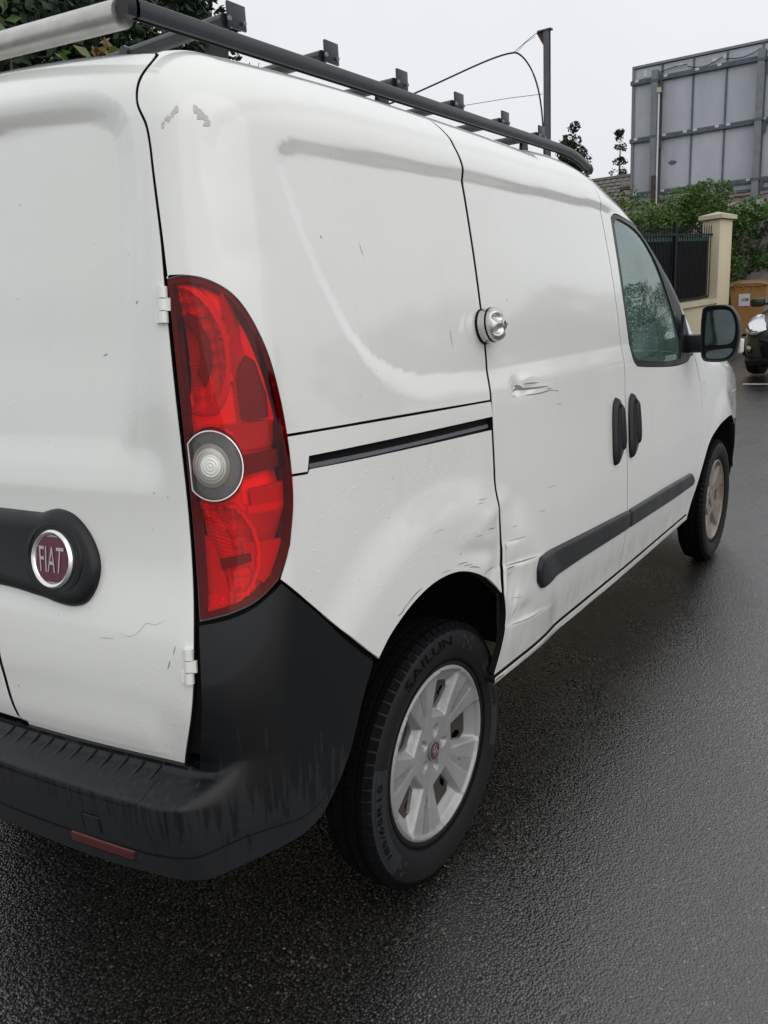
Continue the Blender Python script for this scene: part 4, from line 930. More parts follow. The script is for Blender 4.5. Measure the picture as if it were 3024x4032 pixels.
    V2, F2 = text_mesh('FIAT'); lo, hi = V2.min(0), V2.max(0); V2 = (V2-(lo+hi)/2)/(hi-lo)*[.027, .019]
    b = MB(); b.V = [Mc @ Vector((x, y, .0056)) for x, y in V2]; b.F = list(F2); b.build('hub_lettering', 'letters', hub, False)
    return w, ty
w1, ty1 = wheel('rear_wheel', 'cover'); w1.location = (.80, -.822, .311)
arc_text('SAILUN', .268, 123, 80, .021, .0024, 'letter', ty1)
arc_text('185/65R15', .268, 206, 166, .0135, .0024, 'letter', ty1)
arc_text('OUTSIDE', .251, 32, 2, .012, .0024, 'letter', ty1)
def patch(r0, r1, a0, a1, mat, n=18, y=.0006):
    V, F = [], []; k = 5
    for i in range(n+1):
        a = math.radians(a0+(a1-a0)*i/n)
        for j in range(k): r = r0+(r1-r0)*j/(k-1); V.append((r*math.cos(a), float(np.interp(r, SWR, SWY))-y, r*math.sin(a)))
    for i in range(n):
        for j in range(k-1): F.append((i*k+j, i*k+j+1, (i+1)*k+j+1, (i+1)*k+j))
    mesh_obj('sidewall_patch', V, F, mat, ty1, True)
patch(.243, .285, 217, 160, 'sidewall_pale'); patch(.238, .262, 36, -22, 'sidewall_pale')
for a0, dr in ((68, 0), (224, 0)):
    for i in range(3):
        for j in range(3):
            if (i+j) % 2 == 0: patch(.246+.011*j, .256+.011*j, a0-4.2*i, a0-4.2*i-2.6, 'sidewall_pale', 3, .0009)
w2, ty2 = wheel('front_wheel', 'coverdirty'); w2.location = (3.555, -.822, .311)
for xx in (.80, 3.555):
    src = w1 if xx < 1 else w2; c = copy_tree(src, van); c.location = (xx, .822, .311); c.rotation_euler = (0, 0, math.pi)
# wheel housings, underbody, seats
for xx, rr in ((.80, .44), (3.555, .43)):
    for s in (-1, 1):
        a = np.linspace(.22, math.pi-.22, 30); V, F = [], []
        for t in a: V += [(xx+rr*math.cos(t), s*.872, .311+rr*math.sin(t)), (xx+rr*math.cos(t), s*.52, .311+rr*math.sin(t))]
        F = [(2*i, 2*i+1, 2*i+3, 2*i+2) for i in range(29)]; k = len(V); V += [(xx, s*.52, .311)]; F += [(2*i+1, k, 2*i+3) for i in range(29)]
        mesh_obj('wheel_housing', V, F, 'dark', van, True)
MB().box((2.15, 0, .42), (3.6, 1.30, .06)).box((.42, 0, .50), (.3, 1.5, .14)).build('underbody', 'dark', van, False)
MB().box((1.93, 0, 1.05), (.03, 1.5, 1.2)).build('bulkhead', 'interior', van, False)
for yy in (-.42, .42):
    MB().box((2.30, yy, .72), (.5, .48, .18), None, .05).box((2.08, yy, 1.02), (.16, .46, .62), Matrix.Rotation(-.2, 4, 'Y'), .05).box((2.02, yy, 1.43), (.09, .26, .19), Matrix.Rotation(-.15, 4, 'Y'), .035).build('seat', 'seat', van)
MB().box((3.02, 0, .98), (.42, 1.5, .2), None, .06).box((2.86, .38, 1.0), (.1, .3, .1), None, .03).build('dashboard', 'interior', van)
sw = MB(); t = np.linspace(0, 2*math.pi, 30); sw.tube([(2.72-.1*math.sin(q), .38+.185*math.cos(q), 1.06+.16*math.sin(q)) for q in t], .014, 8); sw.build('steering_wheel', 'dark', van)

# ---- marks of use
strokes('scratch_marks', [([(0.817,1.103),(0.853,1.104),(0.933,1.099),(1.026,1.095)], 0.0075), ([(0.837,1.114),(0.851,1.111),(0.87,1.105)], 0.012), ([(0.831,1.106),(0.857,1.107)], 0.009000000000000001), ([(0.873,1.115),(0.919,1.113),(0.97,1.11)], 0.0045000000000000005), ([(0.878,1.087),(0.952,1.083),(1.036,1.083),(1.066,1.08)], 0.0045000000000000005), ([(1.063,1.079),(1.091,1.077)], 0.0033), ([(1.012,1.089),(1.048,1.088)], 0.0033), ([(0.806,1.091),(0.82,1.09)], 0.0021), ([(1.07,1.043),(1.111,1.038)], 0.0021), ([(0.701,0.694),(0.771,0.685),(0.818,0.679),(0.865,0.672)], 0.00525), ([(0.701,0.685),(0.739,0.683)], 0.0045000000000000005), ([(0.698,0.75),(0.704,0.734)], 0.0045000000000000005), ([(0.719,0.751),(0.815,0.741)], 0.0024000000000000002), ([(0.743,0.78),(0.769,0.779)], 0.0021), ([(0.724,0.533),(0.825,0.515),(0.929,0.504)], 0.0033), ([(0.751,0.57),(0.732,0.552)], 0.003), ([(0.915,0.778),(0.96,0.774)], 0.0018), ([(0.967,0.831),(1.038,0.826)], 0.0018), ([(0.697,0.666),(0.724,0.669)], 0.003), ([(0.726,0.602),(0.782,0.59)], 0.0018)], 'scratch', sd)
qp = [o for o in van.children if o.name == 'quarter_panel'][0]
strokes('scratch_marks', [([(0.455,0.768),(0.48,0.766),(0.501,0.761)], 0.00279), ([(0.479,0.759),(0.522,0.751)], 0.00279), ([(0.505,0.749),(0.532,0.742),(0.554,0.733)], 0.00326), ([(0.603,0.811),(0.649,0.803)], 0.00372), ([(0.541,0.809),(0.575,0.805)], 0.00186), ([(0.365,0.861),(0.41,0.86)], 0.00112), ([(0.221,0.734),(0.232,0.734),(0.25,0.745)], 0.00372), ([(0.249,0.743),(0.279,0.755),(0.31,0.762)], 0.00372), ([(0.387,0.771),(0.425,0.767)], 0.00186), ([(0.577,0.885),(0.618,0.879)], 0.00232), ([(0.567,0.877),(0.597,0.875)], 0.00186), ([(0.562,0.708),(0.596,0.714),(0.657,0.706)], 0.00279), ([(0.275,1.43),(0.277,1.418),(0.281,1.405)], 0.00149), ([(0.558,1.262),(0.556,1.245),(0.558,1.225)], 0.00205), ([(0.585,1.352),(0.587,1.345)], 0.00186)], 'scratch', qp)
strokes('scratch_marks', [([(-.27,.838),(-.295,.828),(-.315,.829),(-.335,.812),(-.355,.804),(-.375,.806)], .0008), ([(-.39,.797),(-.42,.795)], .0010), ([(-.25,.80),(-.255,.785)], .002), ([(-.262,.775),(-.268,.760)], .003), ([(-.30,1.34),(-.31,1.335)], .003), ([(-.42,1.26),(-.43,1.257)], .003), ([(-.445,.845),(-.452,.840)], .001)], 'scratch', rd)
edge_rust = strokes('rust_edge', [([(.640,.402),(.66,.410),(.70,.408)], .008), ([(.80,.398),(.95,.392),(1.12,.384)], .004), ([(1.3,.376),(1.5,.372)], .003), ([(1.9,.364),(2.3,.362),(2.56,.362)], .004)], 'rust', van, None, .0075)
strokes('arch_chips', [([(.575,.706),(.61,.684),(.645,.655),(.667,.636)], .006), ([(.155,.671),(.12,.700)], .002), ([(.02,.803),(.07,.750),(.14,.683)], .0016)], 'rust', qp)
strokes('seam_dirt', [([(.03,1.117),(.3,1.110),(.68,1.097)], .0012)], 'dirtedge', van)
res = []
for cu, cv, n, sx, sz in ((-.147,1.645,9,.028,.024), (-.065,1.632,10,.022,.026)):
    for k in range(n):
        a = k/n; u0 = cu+sx*(a-.5)*1.8*(1 if cu < -.1 else -.5)+random.uniform(-.006, .006); v0 = cv+sz*(a-.5)*1.6+random.uniform(-.006, .006); s = random.uniform(.004, .011)
        w_ = random.uniform(.0035, .008)
        res.append(np.array([(u0-w_, v0-s*random.uniform(.5, 1)), (u0+w_*.7, v0-s*.6), (u0+w_, v0+s*random.uniform(.3, 1)), (u0-w_*.2, v0+s*1.2), (u0-w_*.8, v0+s*.3)]))
rs_ = panel('sticker_residue', [(dense_loop(p if area(p) > 0 else p[::-1], .004), []) for p in res], 'residue', qp, gap=0, res=.02, off=.0004, rim=.0003); rs_['kind'] = 'stuff'
# rain beads standing on the quarter panel and sliding door
def beads(name, n, box, par, seed):
    rg = np.random.default_rng(seed); u = rg.uniform(box[0], box[2], n); v = rg.uniform(box[1], box[3], n); P, N = lift(u, v); V, F = [], []
    for p, nn in zip(P, N):
        s = rg.uniform(.0005, .0014); st = rg.uniform(1.0, 2.6); q = Vector(nn); t = q.cross(Vector((0, 0, 1))).normalized(); b = Vector((0, 0, 1)); k = len(V)
        ring = [t*math.cos(a)*s+b*math.sin(a)*s*st for a in np.linspace(0, 2*math.pi, 6, endpoint=False)]
        V += [tuple(Vector(p)+r) for r in ring]+[tuple(Vector(p)+r*.6+q*s*.6) for r in ring]+[tuple(Vector(p)+q*s*.8)]
        for i in range(6): j = (i+1) % 6; F += [(k+i, k+j, k+6+j, k+6+i), (k+6+i, k+6+j, k+12)]
    o = mesh_obj(name, V, F, 'bead', par, True); o['kind'] = 'stuff'
MAT['bead'] = principled('water_bead', (.80, .81, .79), .03, coat=1, spec=1)
beads('rain_beads', 420, (.02, .80, .64, 1.03), qp, 3); beads('rain_beads', 160, (.03, 1.075, .66, 1.09), qp, 4); beads('rain_beads', 260, (1.70, .75, 2.5, 1.05), fd, 5)
# ---------------------------------------------------------------- ground, pavement, kerb
def strip_sheet(name, ys, xs, mat, dz=0, kind='structure'):
    V = [(x, y, float(ground_z(x))+dz) for x in xs for y in ys]; m = len(ys)
    F = [(i*m+j, (i+1)*m+j, (i+1)*m+j+1, i*m+j+1) for i in range(len(xs)-1) for j in range(m-1)]
    o = mesh_obj(name, V, F, mat); return tag(o, kind=kind)
XS = sorted(set([-300, -100, -40, -15]+list(np.arange(-8, 44, .5))+[60, 100, 200, 400]))
strip_sheet('road', [-300, -60, -15, -6, -3, -1, 0, .5, 1.12], XS, 'asphalt', .006)
strip_sheet('pavement', [1.26, 2.2, 3.5, 8, 40, 300], XS, 'paving', .115)
kerb = tag(bpy.data.objects.new('kerb', None), kind='structure'); COL.objects.link(kerb)
kme = None
for i in range(46):
    x = -6+i*1.0
    if kme is None:
        o = MB().box((0, 0, 0), (.992, .15, .30), None, .012).build('kerb_stone', 'kerb', kerb); kme = o.data
    else:
        o = bpy.data.objects.new('kerb_stone', kme); COL.objects.link(o); o.parent = kerb
    o.location = (x+.5, 1.185+random.uniform(-.004, .004), float(ground_z(x+.5))-.028+random.uniform(-.004, .004)); o.rotation_euler = (0, -math.atan(.04*min(1, max(0, (x-4)/6))), random.uniform(-.004, .004))
strip_sheet('bay_line', [-4.5, -2, .40], [11.0, 11.11], 'line', .010)

# ---------------------------------------------------------------- leaves
def leaf_cloud(name, centers, size, mat, parent, seed, aspect=2.0, fold=.25, droop=.3):
    rg = np.random.default_rng(seed); C = np.asarray(centers); n = len(C)
    L = size*rg.uniform(.6, 1.25, n)[:, None]; a = rg.normal(size=(n, 3)); a[:, 2] = a[:, 2]*.6-droop; a /= np.linalg.norm(a, axis=1, keepdims=True)
    b = rg.normal(size=(n, 3)); b = np.cross(a, b); b /= np.linalg.norm(b, axis=1, keepdims=True); c = np.cross(a, b); W = L/aspect
    p0 = C-a*L*.5; p2 = C+a*L*.5; p1 = C+b*W*.5+c*W*fold; p3 = C-b*W*.5+c*W*fold
    V = np.stack([p0, p1, p2, p3], 1).reshape(-1, 3); me = bpy.data.meshes.new(name)
    me.vertices.add(4*n); me.vertices.foreach_set('co', V.ravel())
    idx = (np.arange(n)*4)[:, None]+np.array([0, 1, 2, 0, 2, 3]); me.loops.add(6*n); me.loops.foreach_set('vertex_index', idx.ravel().astype(np.int32))
    me.polygons.add(2*n); me.polygons.foreach_set('loop_start', (np.arange(2*n)*3).astype(np.int32)); me.polygons.foreach_set('loop_total', np.full(2*n, 3, np.int32))
    me.materials.append(MAT[mat]); me.update(); me.validate()
    o = bpy.data.objects.new(name, me); COL.objects.link(o); o.parent = parent; return o
def clump_points(n, lo, hi, seed, nc=60, r=.35, top=None):
    """points in many uneven clumps that fill a box; top(x, y) trims the height"""
    rg = np.random.default_rng(seed); c = rg.uniform(lo, hi, (nc, 3)); k = rg.integers(0, nc, n); d = rg.normal(size=(n, 3)); d /= np.linalg.norm(d, axis=1, keepdims=True)
    P = c[k]+d*(r*rg.uniform(.5, 1.0, nc)[k]*rg.uniform(.35, 1, n)**.4)[:, None]
    if top is not None: P = P[P[:, 2] < top(P[:, 0], P[:, 1])]
    return P
def twigs(name, base, tips, r0, parent, mat='bark'):
    B = MB()
    for t in tips:
        b = Vector(base); t = Vector(t); m = b.lerp(t, .5)+Vector((random.uniform(-.1, .1), random.uniform(-.1, .1), .12)); B.tube([b, m, t], [r0, r0*.6, r0*.2], 6)
    return B.build(name, mat, parent)
def tree(name, label, loc, H, R, n, leaf, mat, seed, trunk=.14, group=None, crown0=.3, shape='round', nc=70):
    rg = np.random.default_rng(seed); t = thing(name, label, 'tree', loc, 0, group); P = []; tips = []
    for k in range(nc):
        h = rg.uniform(crown0, 1.0); rr = R*(math.sqrt(max(0, 1-((h-.62)/.42)**2)) if shape == 'round' else (1.08-h)**.85)
        a = rg.uniform(0, 6.283); q = rr*math.sqrt(rg.uniform(.15, 1)); c = np.array([q*math.cos(a), q*math.sin(a), h*H]); m = int(n/nc*rg.uniform(.5, 1.6)); s = R*rg.uniform(.14, .28)
        d = rg.normal(size=(m, 3)); d /= np.linalg.norm(d, axis=1, keepdims=True); P.append(c+d*s*rg.uniform(.3, 1, (m, 1))**.5*[1, 1, .75]); tips.append(c)
    leaf_cloud('crown', np.vstack(P), leaf, mat, t, seed)
    B = MB().tube([(0, 0, -.1), (.03, .02, H*.3), (-.04, .03, H*.6), (0, 0, H*.92)], [trunk, trunk*.8, trunk*.5, trunk*.12], 9)
    for c in tips[::5]: B.tube([(0, 0, c[2]*.6), tuple(c*[.5, .5, .82]), tuple(c)], [trunk*.35, trunk*.22, trunk*.06], 5)
    B.build('trunk', 'bark', t); return t
GZ = lambda x: float(ground_z(x))+.115

# ---------------------------------------------------------------- garden frontage up the street
FA = Vector((16.45, 2.09)); fdir = Vector((-1, .13)).normalized(); fang = math.atan2(-.13, 1)
def on_fence(s): q = FA+fdir*s; return q.x, q.y
fence = thing('railing_fence', 'black iron railings on a low cream wall with dark sheet behind, beside the cream pillar', 'fence', (FA.x, FA.y, GZ(FA.x)))
wl = MB()
def fz(s): x, y = on_fence(s); return GZ(x)-GZ(FA.x)
def along(s0, s1, z0, z1, off, th):                   # a box that follows the fence line and the slope
    V = []; ss = [s0, s1] if s1-s0 < 2 else list(np.linspace(s0, s1, 8))
    for s in ss:
        for o_ in (off-th/2, off+th/2):
            for z in (z0, z1): V.append((fdir.x*s-fdir.y*o_, fdir.y*s+fdir.x*o_, fz(s)+z))
    F = [(0, 1, 3, 2)]; k = 4*(len(ss)-1); F.append((k, k+2, k+3, k+1))
    for i in range(0, k, 4): F += [(i, i+4, i+5, i+1), (i+2, i+3, i+7, i+6), (i+1, i+5, i+7, i+3), (i, i+2, i+6, i+4)]
    return V, F
MB().add(*along(-.02, 13.0, -.3, .74, 0, .22)).build('wall', 'render', fence, False)
MB().add(*along(-.02, 13.0, .742, .83, 0, .32)).build('wall_coping', 'cap', fence, False)
MB().add(*along(.10, 13.0, .86, .90, 0, .035)).build('bottom_rail', 'fence', fence, False)
MB().add(*along(-.0, 13.0, 2.02, 2.055, 0, .045)).build('top_rail', 'fence', fence, False)
MB().add(*along(.06, 13.0, .90, 1.93, -.05, .006)).build('backing_sheet', 'screenmesh', fence, False)
MB().add(*along(.06, 13.0, 1.93, 2.01, -.045, .004)).build('green_netting', 'greencloth', fence, False)
pk = None
for k in range(112):
    s = .04+.115*k; x, y = on_fence(s)
    if pk is None:
        o = MB().tube([(0, 0, .88), (0, 0, 2.17)], .009, 6).tube([(0, 0, 2.17), (0, 0, 2.22)], [.010, .002], 6).build('picket', 'fence', fence); pk = o.data
    else:
        o = bpy.data.objects.new('picket', pk); COL.objects.link(o); o.parent = fence
    o.location = (fdir.x*s, fdir.y*s, fz(s))
for s in (1.75, 4.3, 6.9, 9.5, 12.1): MB().add(*along(s-.035, s+.035, .80, 2.26, -.01, .06)).build('fence_post', 'fence', fence, False)
pil = thing('gate_pillar', 'cream rendered gate pillar with flat pyramid cap at the end of the railings', 'pillar', (16.72, 2.05, GZ(16.7)), fang-.12)
MB().box((0, 0, 1.05), (.50, .36, 2.5), None, .01).build('pillar_shaft', 'render', pil)
c = MB(); a, b, z = .31, .24, 2.31
c.add([(-a, -b, z), (a, -b, z), (a, b, z), (-a, b, z), (-a, -b, z+.075), (a, -b, z+.075), (a, b, z+.075), (-a, b, z+.075), (0, 0, z+.15)], [(3, 2, 1, 0), (0, 1, 5, 4), (1, 2, 6, 5), (2, 3, 7, 6), (3, 0, 4, 7), (4, 5, 8), (5, 6, 8), (6, 7, 8), (7, 4, 8)]); c.build('pillar_cap', 'cap', pil, False)
def hump(x, y): return 3.10+.10*np.sin(x*2.3)+.09*np.sin(y*4.1+x)+.10*np.sin(x*5.7+y*3)
hd1 = thing('climbing_hedge', 'big leafy green climber towering behind the railings and cream pillar', 'hedge', (15, 3.2, GZ(15)))
P = np.vstack([clump_points(24000, (11.5, 2.95, 1.2), (18.4, 3.9, 3.40), 11, 300, .32, hump), clump_points(7000, (15.4, 2.75, 2.7), (18.6, 3.3, 3.5), 12, 90, .20, lambda x, y: hump(x, y)+.14), clump_points(6000, (17.0, 2.15, 2.9), (18.7, 3.0, 3.75), 19, 60, .24, lambda x, y: hump(x, y)+.42)])
leaf_cloud('foliage', P-[15, 3.2, GZ(15)], .085, 'hedge', hd1, 21)
twigs('stems', (0, .1, 0), [(-2.5, 0, 2.3), (-1, .1, 2.5), (.5, 0, 2.6), (1.8, -.1, 2.4), (-.2, .2, 2.7)], .05, hd1)
hd2 = thing('ivy_bush', 'dark green ivy tumbling over the old wall behind the brown bin', 'bush', (18.8, 2.3, GZ(18.8)))
P = np.vstack([clump_points(13000, (18.3, 1.9, .7), (19.2, 2.9, 3.5), 13, 150, .30, lambda x, y: hump(x, y)+.12), clump_points(5200, (18.5, .6, 2.75), (19.3, 2.2, 3.5), 14, 70, .26, lambda x, y: hump(x, y)+.16), clump_points(1500, (18.9, 1.2, 1.9), (19.3, 1.9, 2.8), 15, 16, .18)])
leaf_cloud('foliage', P-[18.8, 2.3, GZ(18.8)], .085, 'hedge', hd2, 22)
twigs('stems', (.2, 0, 0), [(.3, -.9, 2.6), (.2, .3, 2.7), (0, -.4, 2.5)], .05, hd2)
ow = tag(MB().box((19.75, 1.2, 1.7), (.3, 5.0, 3.4)).build('garden_wall', 'wallgrey', None, False), 'old pale grey wall showing between ivy leaves behind the dark car', 'wall')

# brown wheelie bin
bn = thing('wheelie_bin', 'brown wheelie bin with a white label, standing on the pavement by the cream pillar', 'bin', (17.75, 1.60, GZ(17.75)), .12)
def taper(x0, y0, x1, y1, z0, z1, n=1): return [(sx*x0, sy*y0, z0) for sx, sy in ((-1, -1), (1, -1), (1, 1), (-1, 1))]+[(sx*x1, sy*y1, z1) for sx, sy in ((-1, -1), (1, -1), (1, 1), (-1, 1))]
BF = [(3, 2, 1, 0), (4, 5, 6, 7), (0, 1, 5, 4), (1, 2, 6, 5), (2, 3, 7, 6), (3, 0, 4, 7)]
MB().add(taper(.26, .25, .35, .345, .04, 1.0), BF).build('bin_body', 'bin', bn, False)
MB().box((0, 0, 1.005), (.76, .74, .05), None, .012).build('bin_rim', 'bin', bn)
for yy in (-.24, -.08, .08, .24): MB().box((-.37, yy, .955), (.03, .018, .06), None, .004).build('rim_rib', 'bin', bn)
ld = MB(); V = []; n = 9
for i in range(n):
    t = i/(n-1); x = -.40+.80*t; z = 1.035+.085*math.sin(math.pi*min(1, t*1.15))**.8
    V += [(x, y, z-.05*abs(y/.37)**4) for y in np.linspace(-.37, .37, 9)]
ld.add(V, [(i*9+j, (i+1)*9+j, (i+1)*9+j+1, i*9+j+1) for i in range(n-1) for j in range(8)]); ld.build('bin_lid', 'binlid', bn)
MB().tube([(.42, -.25, 1.0), (.42, .25, 1.0)], .017, 8).build('bin_handle', 'bin', bn)
for s in (-1, 1): MB().tube([(.28, s*.26, .10), (.28, s*.31, .10)], .10, 16).build('bin_wheel', 'rubber', bn)
lbM = Matrix.Translation((-.338, .06, .72)) @ Matrix.Rotation(math.radians(-5.2), 4, 'Y')
lb = MB().box((0, 0, 0), (.004, .21, .24), lbM).build('bin_label', 'paper', bn, False)
for z, w in ((.02, .10), (-.015, .12)): MB().box((0, 0, 0), (.002, w, .018), lbM @ Matrix.Translation((-.003, 0, z))).build('label_print', 'ink', lb, False)
MB().box((0, 0, 0), (.002, .05, .05), lbM @ Matrix.Translation((-.003, -.055, .005))).build('label_print', 'ink', lb, False)

# ---------------------------------------------------------------- advertising hoarding, seen from behind
BL = Vector((21.36, 5.22, 0)); BR = Vector((21.50, 1.15, 0)); bd = (BR-BL).normalized(); bW = (BR-BL).length; bn_ = Vector((-bd.y, bd.x, 0)); bn_ = bn_ if bn_.x < 0 else -bn_
hb = thing('billboard', 'grey sheet metal back of a large billboard on two steel posts above the hedge', 'billboard', (BL.x, BL.y, GZ(21.4)))
MBd = Matrix((tuple(bd), tuple(bn_), (0, 0, 1))).transposed().to_4x4(); MBd.translation = Vector((0, 0, -GZ(21.4)))   # local: x along, y towards us, z world height
def bbox(nm, x0, x1, y0, y1, z0, z1, mat, par=None):
    B = MB().box(((x0+x1)/2, (y0+y1)/2, (z0+z1)/2), (x1-x0, y1-y0, z1-z0)); B.V = [tuple(MBd @ Vector(v)) for v in B.V]; return B.build(nm, mat, par or hb, False)
cols = [0, .70, 1.44, 2.20, 2.98, 3.70, bW]; rows = [3.86, 4.06, 5.37, 6.72, 7.02]
for i in range(len(cols)-1):
    for j in range(4):
        x0, x1, z0, z1 = cols[i]+.006, cols[i+1]-.006, rows[j]+.005, rows[j+1]-.005
        B = MB(); n = 8; V = []
        for a in range(n+1):
            for b in range(n+1):
                u, v = a/n, b/n; edge = (math.sin(math.pi*u)*math.sin(math.pi*v))**.6; bul = .010*edge*math.sin(3*u+2.2*v+i*1.7+j) if j in (1, 2) else .003*edge
                if j == 1: bul -= .006*math.exp(-((v-.52)/.05)**2)*edge
                V.append(MBd @ Vector((x0+(x1-x0)*u, bul, z0+(z1-z0)*v)))
        B.add(V, [(a*(n+1)+b, a*(n+1)+b+1, (a+1)*(n+1)+b+1, (a+1)*(n+1)+b) for a in range(n) for b in range(n)])
        B.build('panel', 'board', hb)
bbox('backing', 0, bW, -.14, -.012, 3.84, 7.04, 'boardframe')
for x in cols[1:-1]: bbox('mullion', x-.018, x+.018, .0, .035, 3.86, 7.02, 'boardframe')
bbox('edge_frame', -.035, .03, -.14, .05, 3.80, 7.06, 'galv'); bbox('edge_frame', bW-.03, bW+.035, -.14, .05, 3.80, 7.06, 'galv')
bbox('top_frame', -.035, bW+.035, -.14, .05, 7.03, 7.085, 'galv'); bbox('bottom_frame', -.03, bW+.03, -.14, .05, 3.80, 3.85, 'boardframe')
for z in (4.04, 5.35, 6.70):
    bbox('rail', -.06, bW+.06, .036, .10, z-.055, z+.045, 'boardframe'); bbox('rail_lip', -.03, bW+.03, .037, .075, z+.046, z+.060, 'galv')
rg = random.Random(5)
for z in (4.04, 5.35, 6.70):
    for x in cols[:-1]:
        for d in (.10, .60):
            if rg.random() < .8: bbox('fixing_tape', x+d-.045, x+d+.045, .101, .106, z-.004, z+.052, 'tape')
for x, z, w, h in ((.24, 6.80, .09, .17), (.50, 6.86, .14, .06), (.47, 6.78, .05, .12), (1.05, 6.86, .13, .08), (.14, 3.90, .09, .09), (1.0, 3.90, .12, .05), (1.3, 3.90, .07, .05), (1.85, 6.84, .12, .07), (2.1, 6.86, .10, .1)): bbox('tape_patch', x, x+w, .012, .016, z, z+h, 'tape')
for k, x in enumerate((.58, 2.98)):
    p = bbox('post', x-.075, x+.075, .11, .29, GZ(21.4)-.3, 6.86, 'galv'); bbox('post_flange', x-.10, x+.10, .105, .112, GZ(21.4), 6.84, 'boardframe', p)
    for z in (4.04, 5.35, 6.62): bbox('clamp', x-.10, x+.10, .10, .30, z-.03, z+.03, 'boardframe', p); bbox('gusset', x+.076, x+.16, .10, .13, z-.28, z+.0, 'boardframe', p)
    for z in (4.9, 5.6, 6.1, 6.5): bbox('band', x-.079, x+.079, .108, .294, z-.008, z+.008, 'galv', p)
B = MB().tube([MBd @ Vector((.70, .30, z)) for z in (3.2, 4.5, 5.5, 6.32)], .022, 8); B.build('conduit', 'paper', hb); bbox('junction_box', .66, .75, .28, .36, 6.32, 6.43, 'cap')
bbox('box', 1.86, 1.94, .10, .16, 3.98, 4.07, 'tape')
B = MB()
for x0, x1, s in ((.68, 1.30, -.02), (1.30, 2.10, .10), (2.2, 2.9, .07)): B.tube([MBd @ Vector((x0+(x1-x0)*t, .06, 6.84+.05*t-s*math.sin(math.pi*t)+(.10 if x0 > 1 else 0)*(1-t)*0)) for t in np.linspace(0, 1, 9)], .010, 6)
B.build('loose_cable', 'cable', hb)
tag(MB().box((20.95, 4.55, 2.6), (.09, .10, 3.6)).build('rusty_stake', 'rustpost', None, False), 'short dark rusty stake in front of the left billboard post', 'post')

# ---------------------------------------------------------------- houses
def house(label, x0, x1, y0, y1, zw, zr, mat, wall, ridge='y', tile=(.24, .32)):
    zb = GZ(x0); h = thing('house', label, 'house', (x0, y0, zb)); w, d = x1-x0, y1-y0
    MB().box((w/2, d/2, (zw-zb)/2), (w, d, zw-zb)).build('wall', wall, h, False)
    zl, zt = zw-zb, zr-zb; ov = .3
    MB().add([(-ov, -ov, zl-.06), (w/2, -ov, zt-.05), (w/2, d+ov, zt-.05), (-ov, d+ov, zl-.06), (w+ov, -ov, zl-.06), (w+ov, d+ov, zl-.06)], [(0, 1, 2, 3), (1, 4, 5, 2)]).build('roof_deck', 'bark', h, False)
    B = MB(); L = math.hypot(w/2+ov, zt-zl); nr = int(L/tile[1]); nc = int((d+2*ov)/tile[0]); ux, uz = (w/2+ov)/L, (zt-zl)/L
    for side in (0, 1):
        for r in range(nr):
            for c_ in range(nc):
                s0 = r*tile[1]; s1 = s0+tile[1]*1.1; y = -ov+c_*tile[0]; j = random.uniform(-.008, .008)
                pt = lambda s, yy, lift_: ((-ov+s*ux-lift_*uz) if side == 0 else w+ov-s*ux+lift_*uz, yy, zl+s*uz+lift_*ux)
                V = []
                for s, lf in ((s0, .055+j), (s1, .02+j)):
                    for q in range(4): V.append(pt(s, y+tile[0]*q/3, lf+.03*math.sin(math.pi*q/3*1.0)))
                V += [pt(s0, y, .0), pt(s0, y+tile[0], .0)]
                B.add(V, [(0, 1, 5, 4), (1, 2, 6, 5), (2, 3, 7, 6), (0, 8, 9, 3, 2, 1)])
    rt = B.build('roof_tiles', mat, h, True, 30); rt['kind'] = 'stuff'
    MB().tube([(w/2, -ov, zt+.02), (w/2, d+ov, zt+.02)], .10, 8).build('roof_ridge', mat, h)
    for yy in (d*.25, d*.7):
        f = MB().box((-.02, yy, zl*.5), (.06, 1.1, 1.2)).build('window', 'paper', h, False); MB().box((-.055, yy, zl*.5), (.02, .95, 1.05)).build('pane', 'carglass', f, False)
    return h
house('distant house with grey brown tiled roof just left of the billboard', 27, 34, 4.6, 12.0, 3.8, 5.85, 'tilegrey', 'wallwhite')
house('low outbuilding with reddish brown pantile roof under the billboard', 22.3, 27, 2.0, 6.3, 3.0, 4.7, 'tile', 'wallwhite')

# ---------------------------------------------------------------- telegraph pole and its wires
pp = thing('utility_pole', 'grey steel utility pole with bracket on top and cable looping off it', 'pole', (20.05, 7.0, GZ(20)))
H = 8.0-GZ(20)
B = MB().box((-.05, 0, H/2-.2), (.012, .15, H+.4)).box((.05, 0, H/2-.2), (.012, .15, H+.4)).box((0, 0, H/2-.2), (.088, .012, H+.4)); B.build('shaft', 'wood', pp, False)
MB().box((0, .05, H+.015), (.16, .36, .03)).build('top_plate', 'wood', pp, False)
MB().prism([(0, 0), (.20, 0), (.0, -.34)], .05, Matrix(((0, 0, 1, -.02), (1, 0, 0, .075), (0, 1, 0, H-.0), (0, 0, 0, 1)))).build('bracket', 'rustpost', pp)
o = Vector((20.05, 7.0, GZ(20)))
def wire(nm, pts, r): MB().tube([Vector(p)-o for p in pts], r, 6).build(nm, 'cable', pp)
def bez(P, n=24):
    q = []; P = [np.array(p, float) for p in P]
    for t in np.linspace(0, 1, n):
        R = P
        while len(R) > 1: R = [a*(1-t)+b*t for a, b in zip(R[:-1], R[1:])]
        q.append(tuple(R[0]))
    return q
wire('thick_cable', bez([(17.2, 10.9, 6.27), (18.4, 9.35, 6.80), (19.3, 8.3, 7.55), (19.75, 7.76, 7.60)])+bez([(19.75, 7.76, 7.60), (19.85, 7.55, 7.62), (19.98, 7.12, 6.95), (19.97, 7.06, 6.5), (19.98, 7.05, 4.4)])[1:], .022)
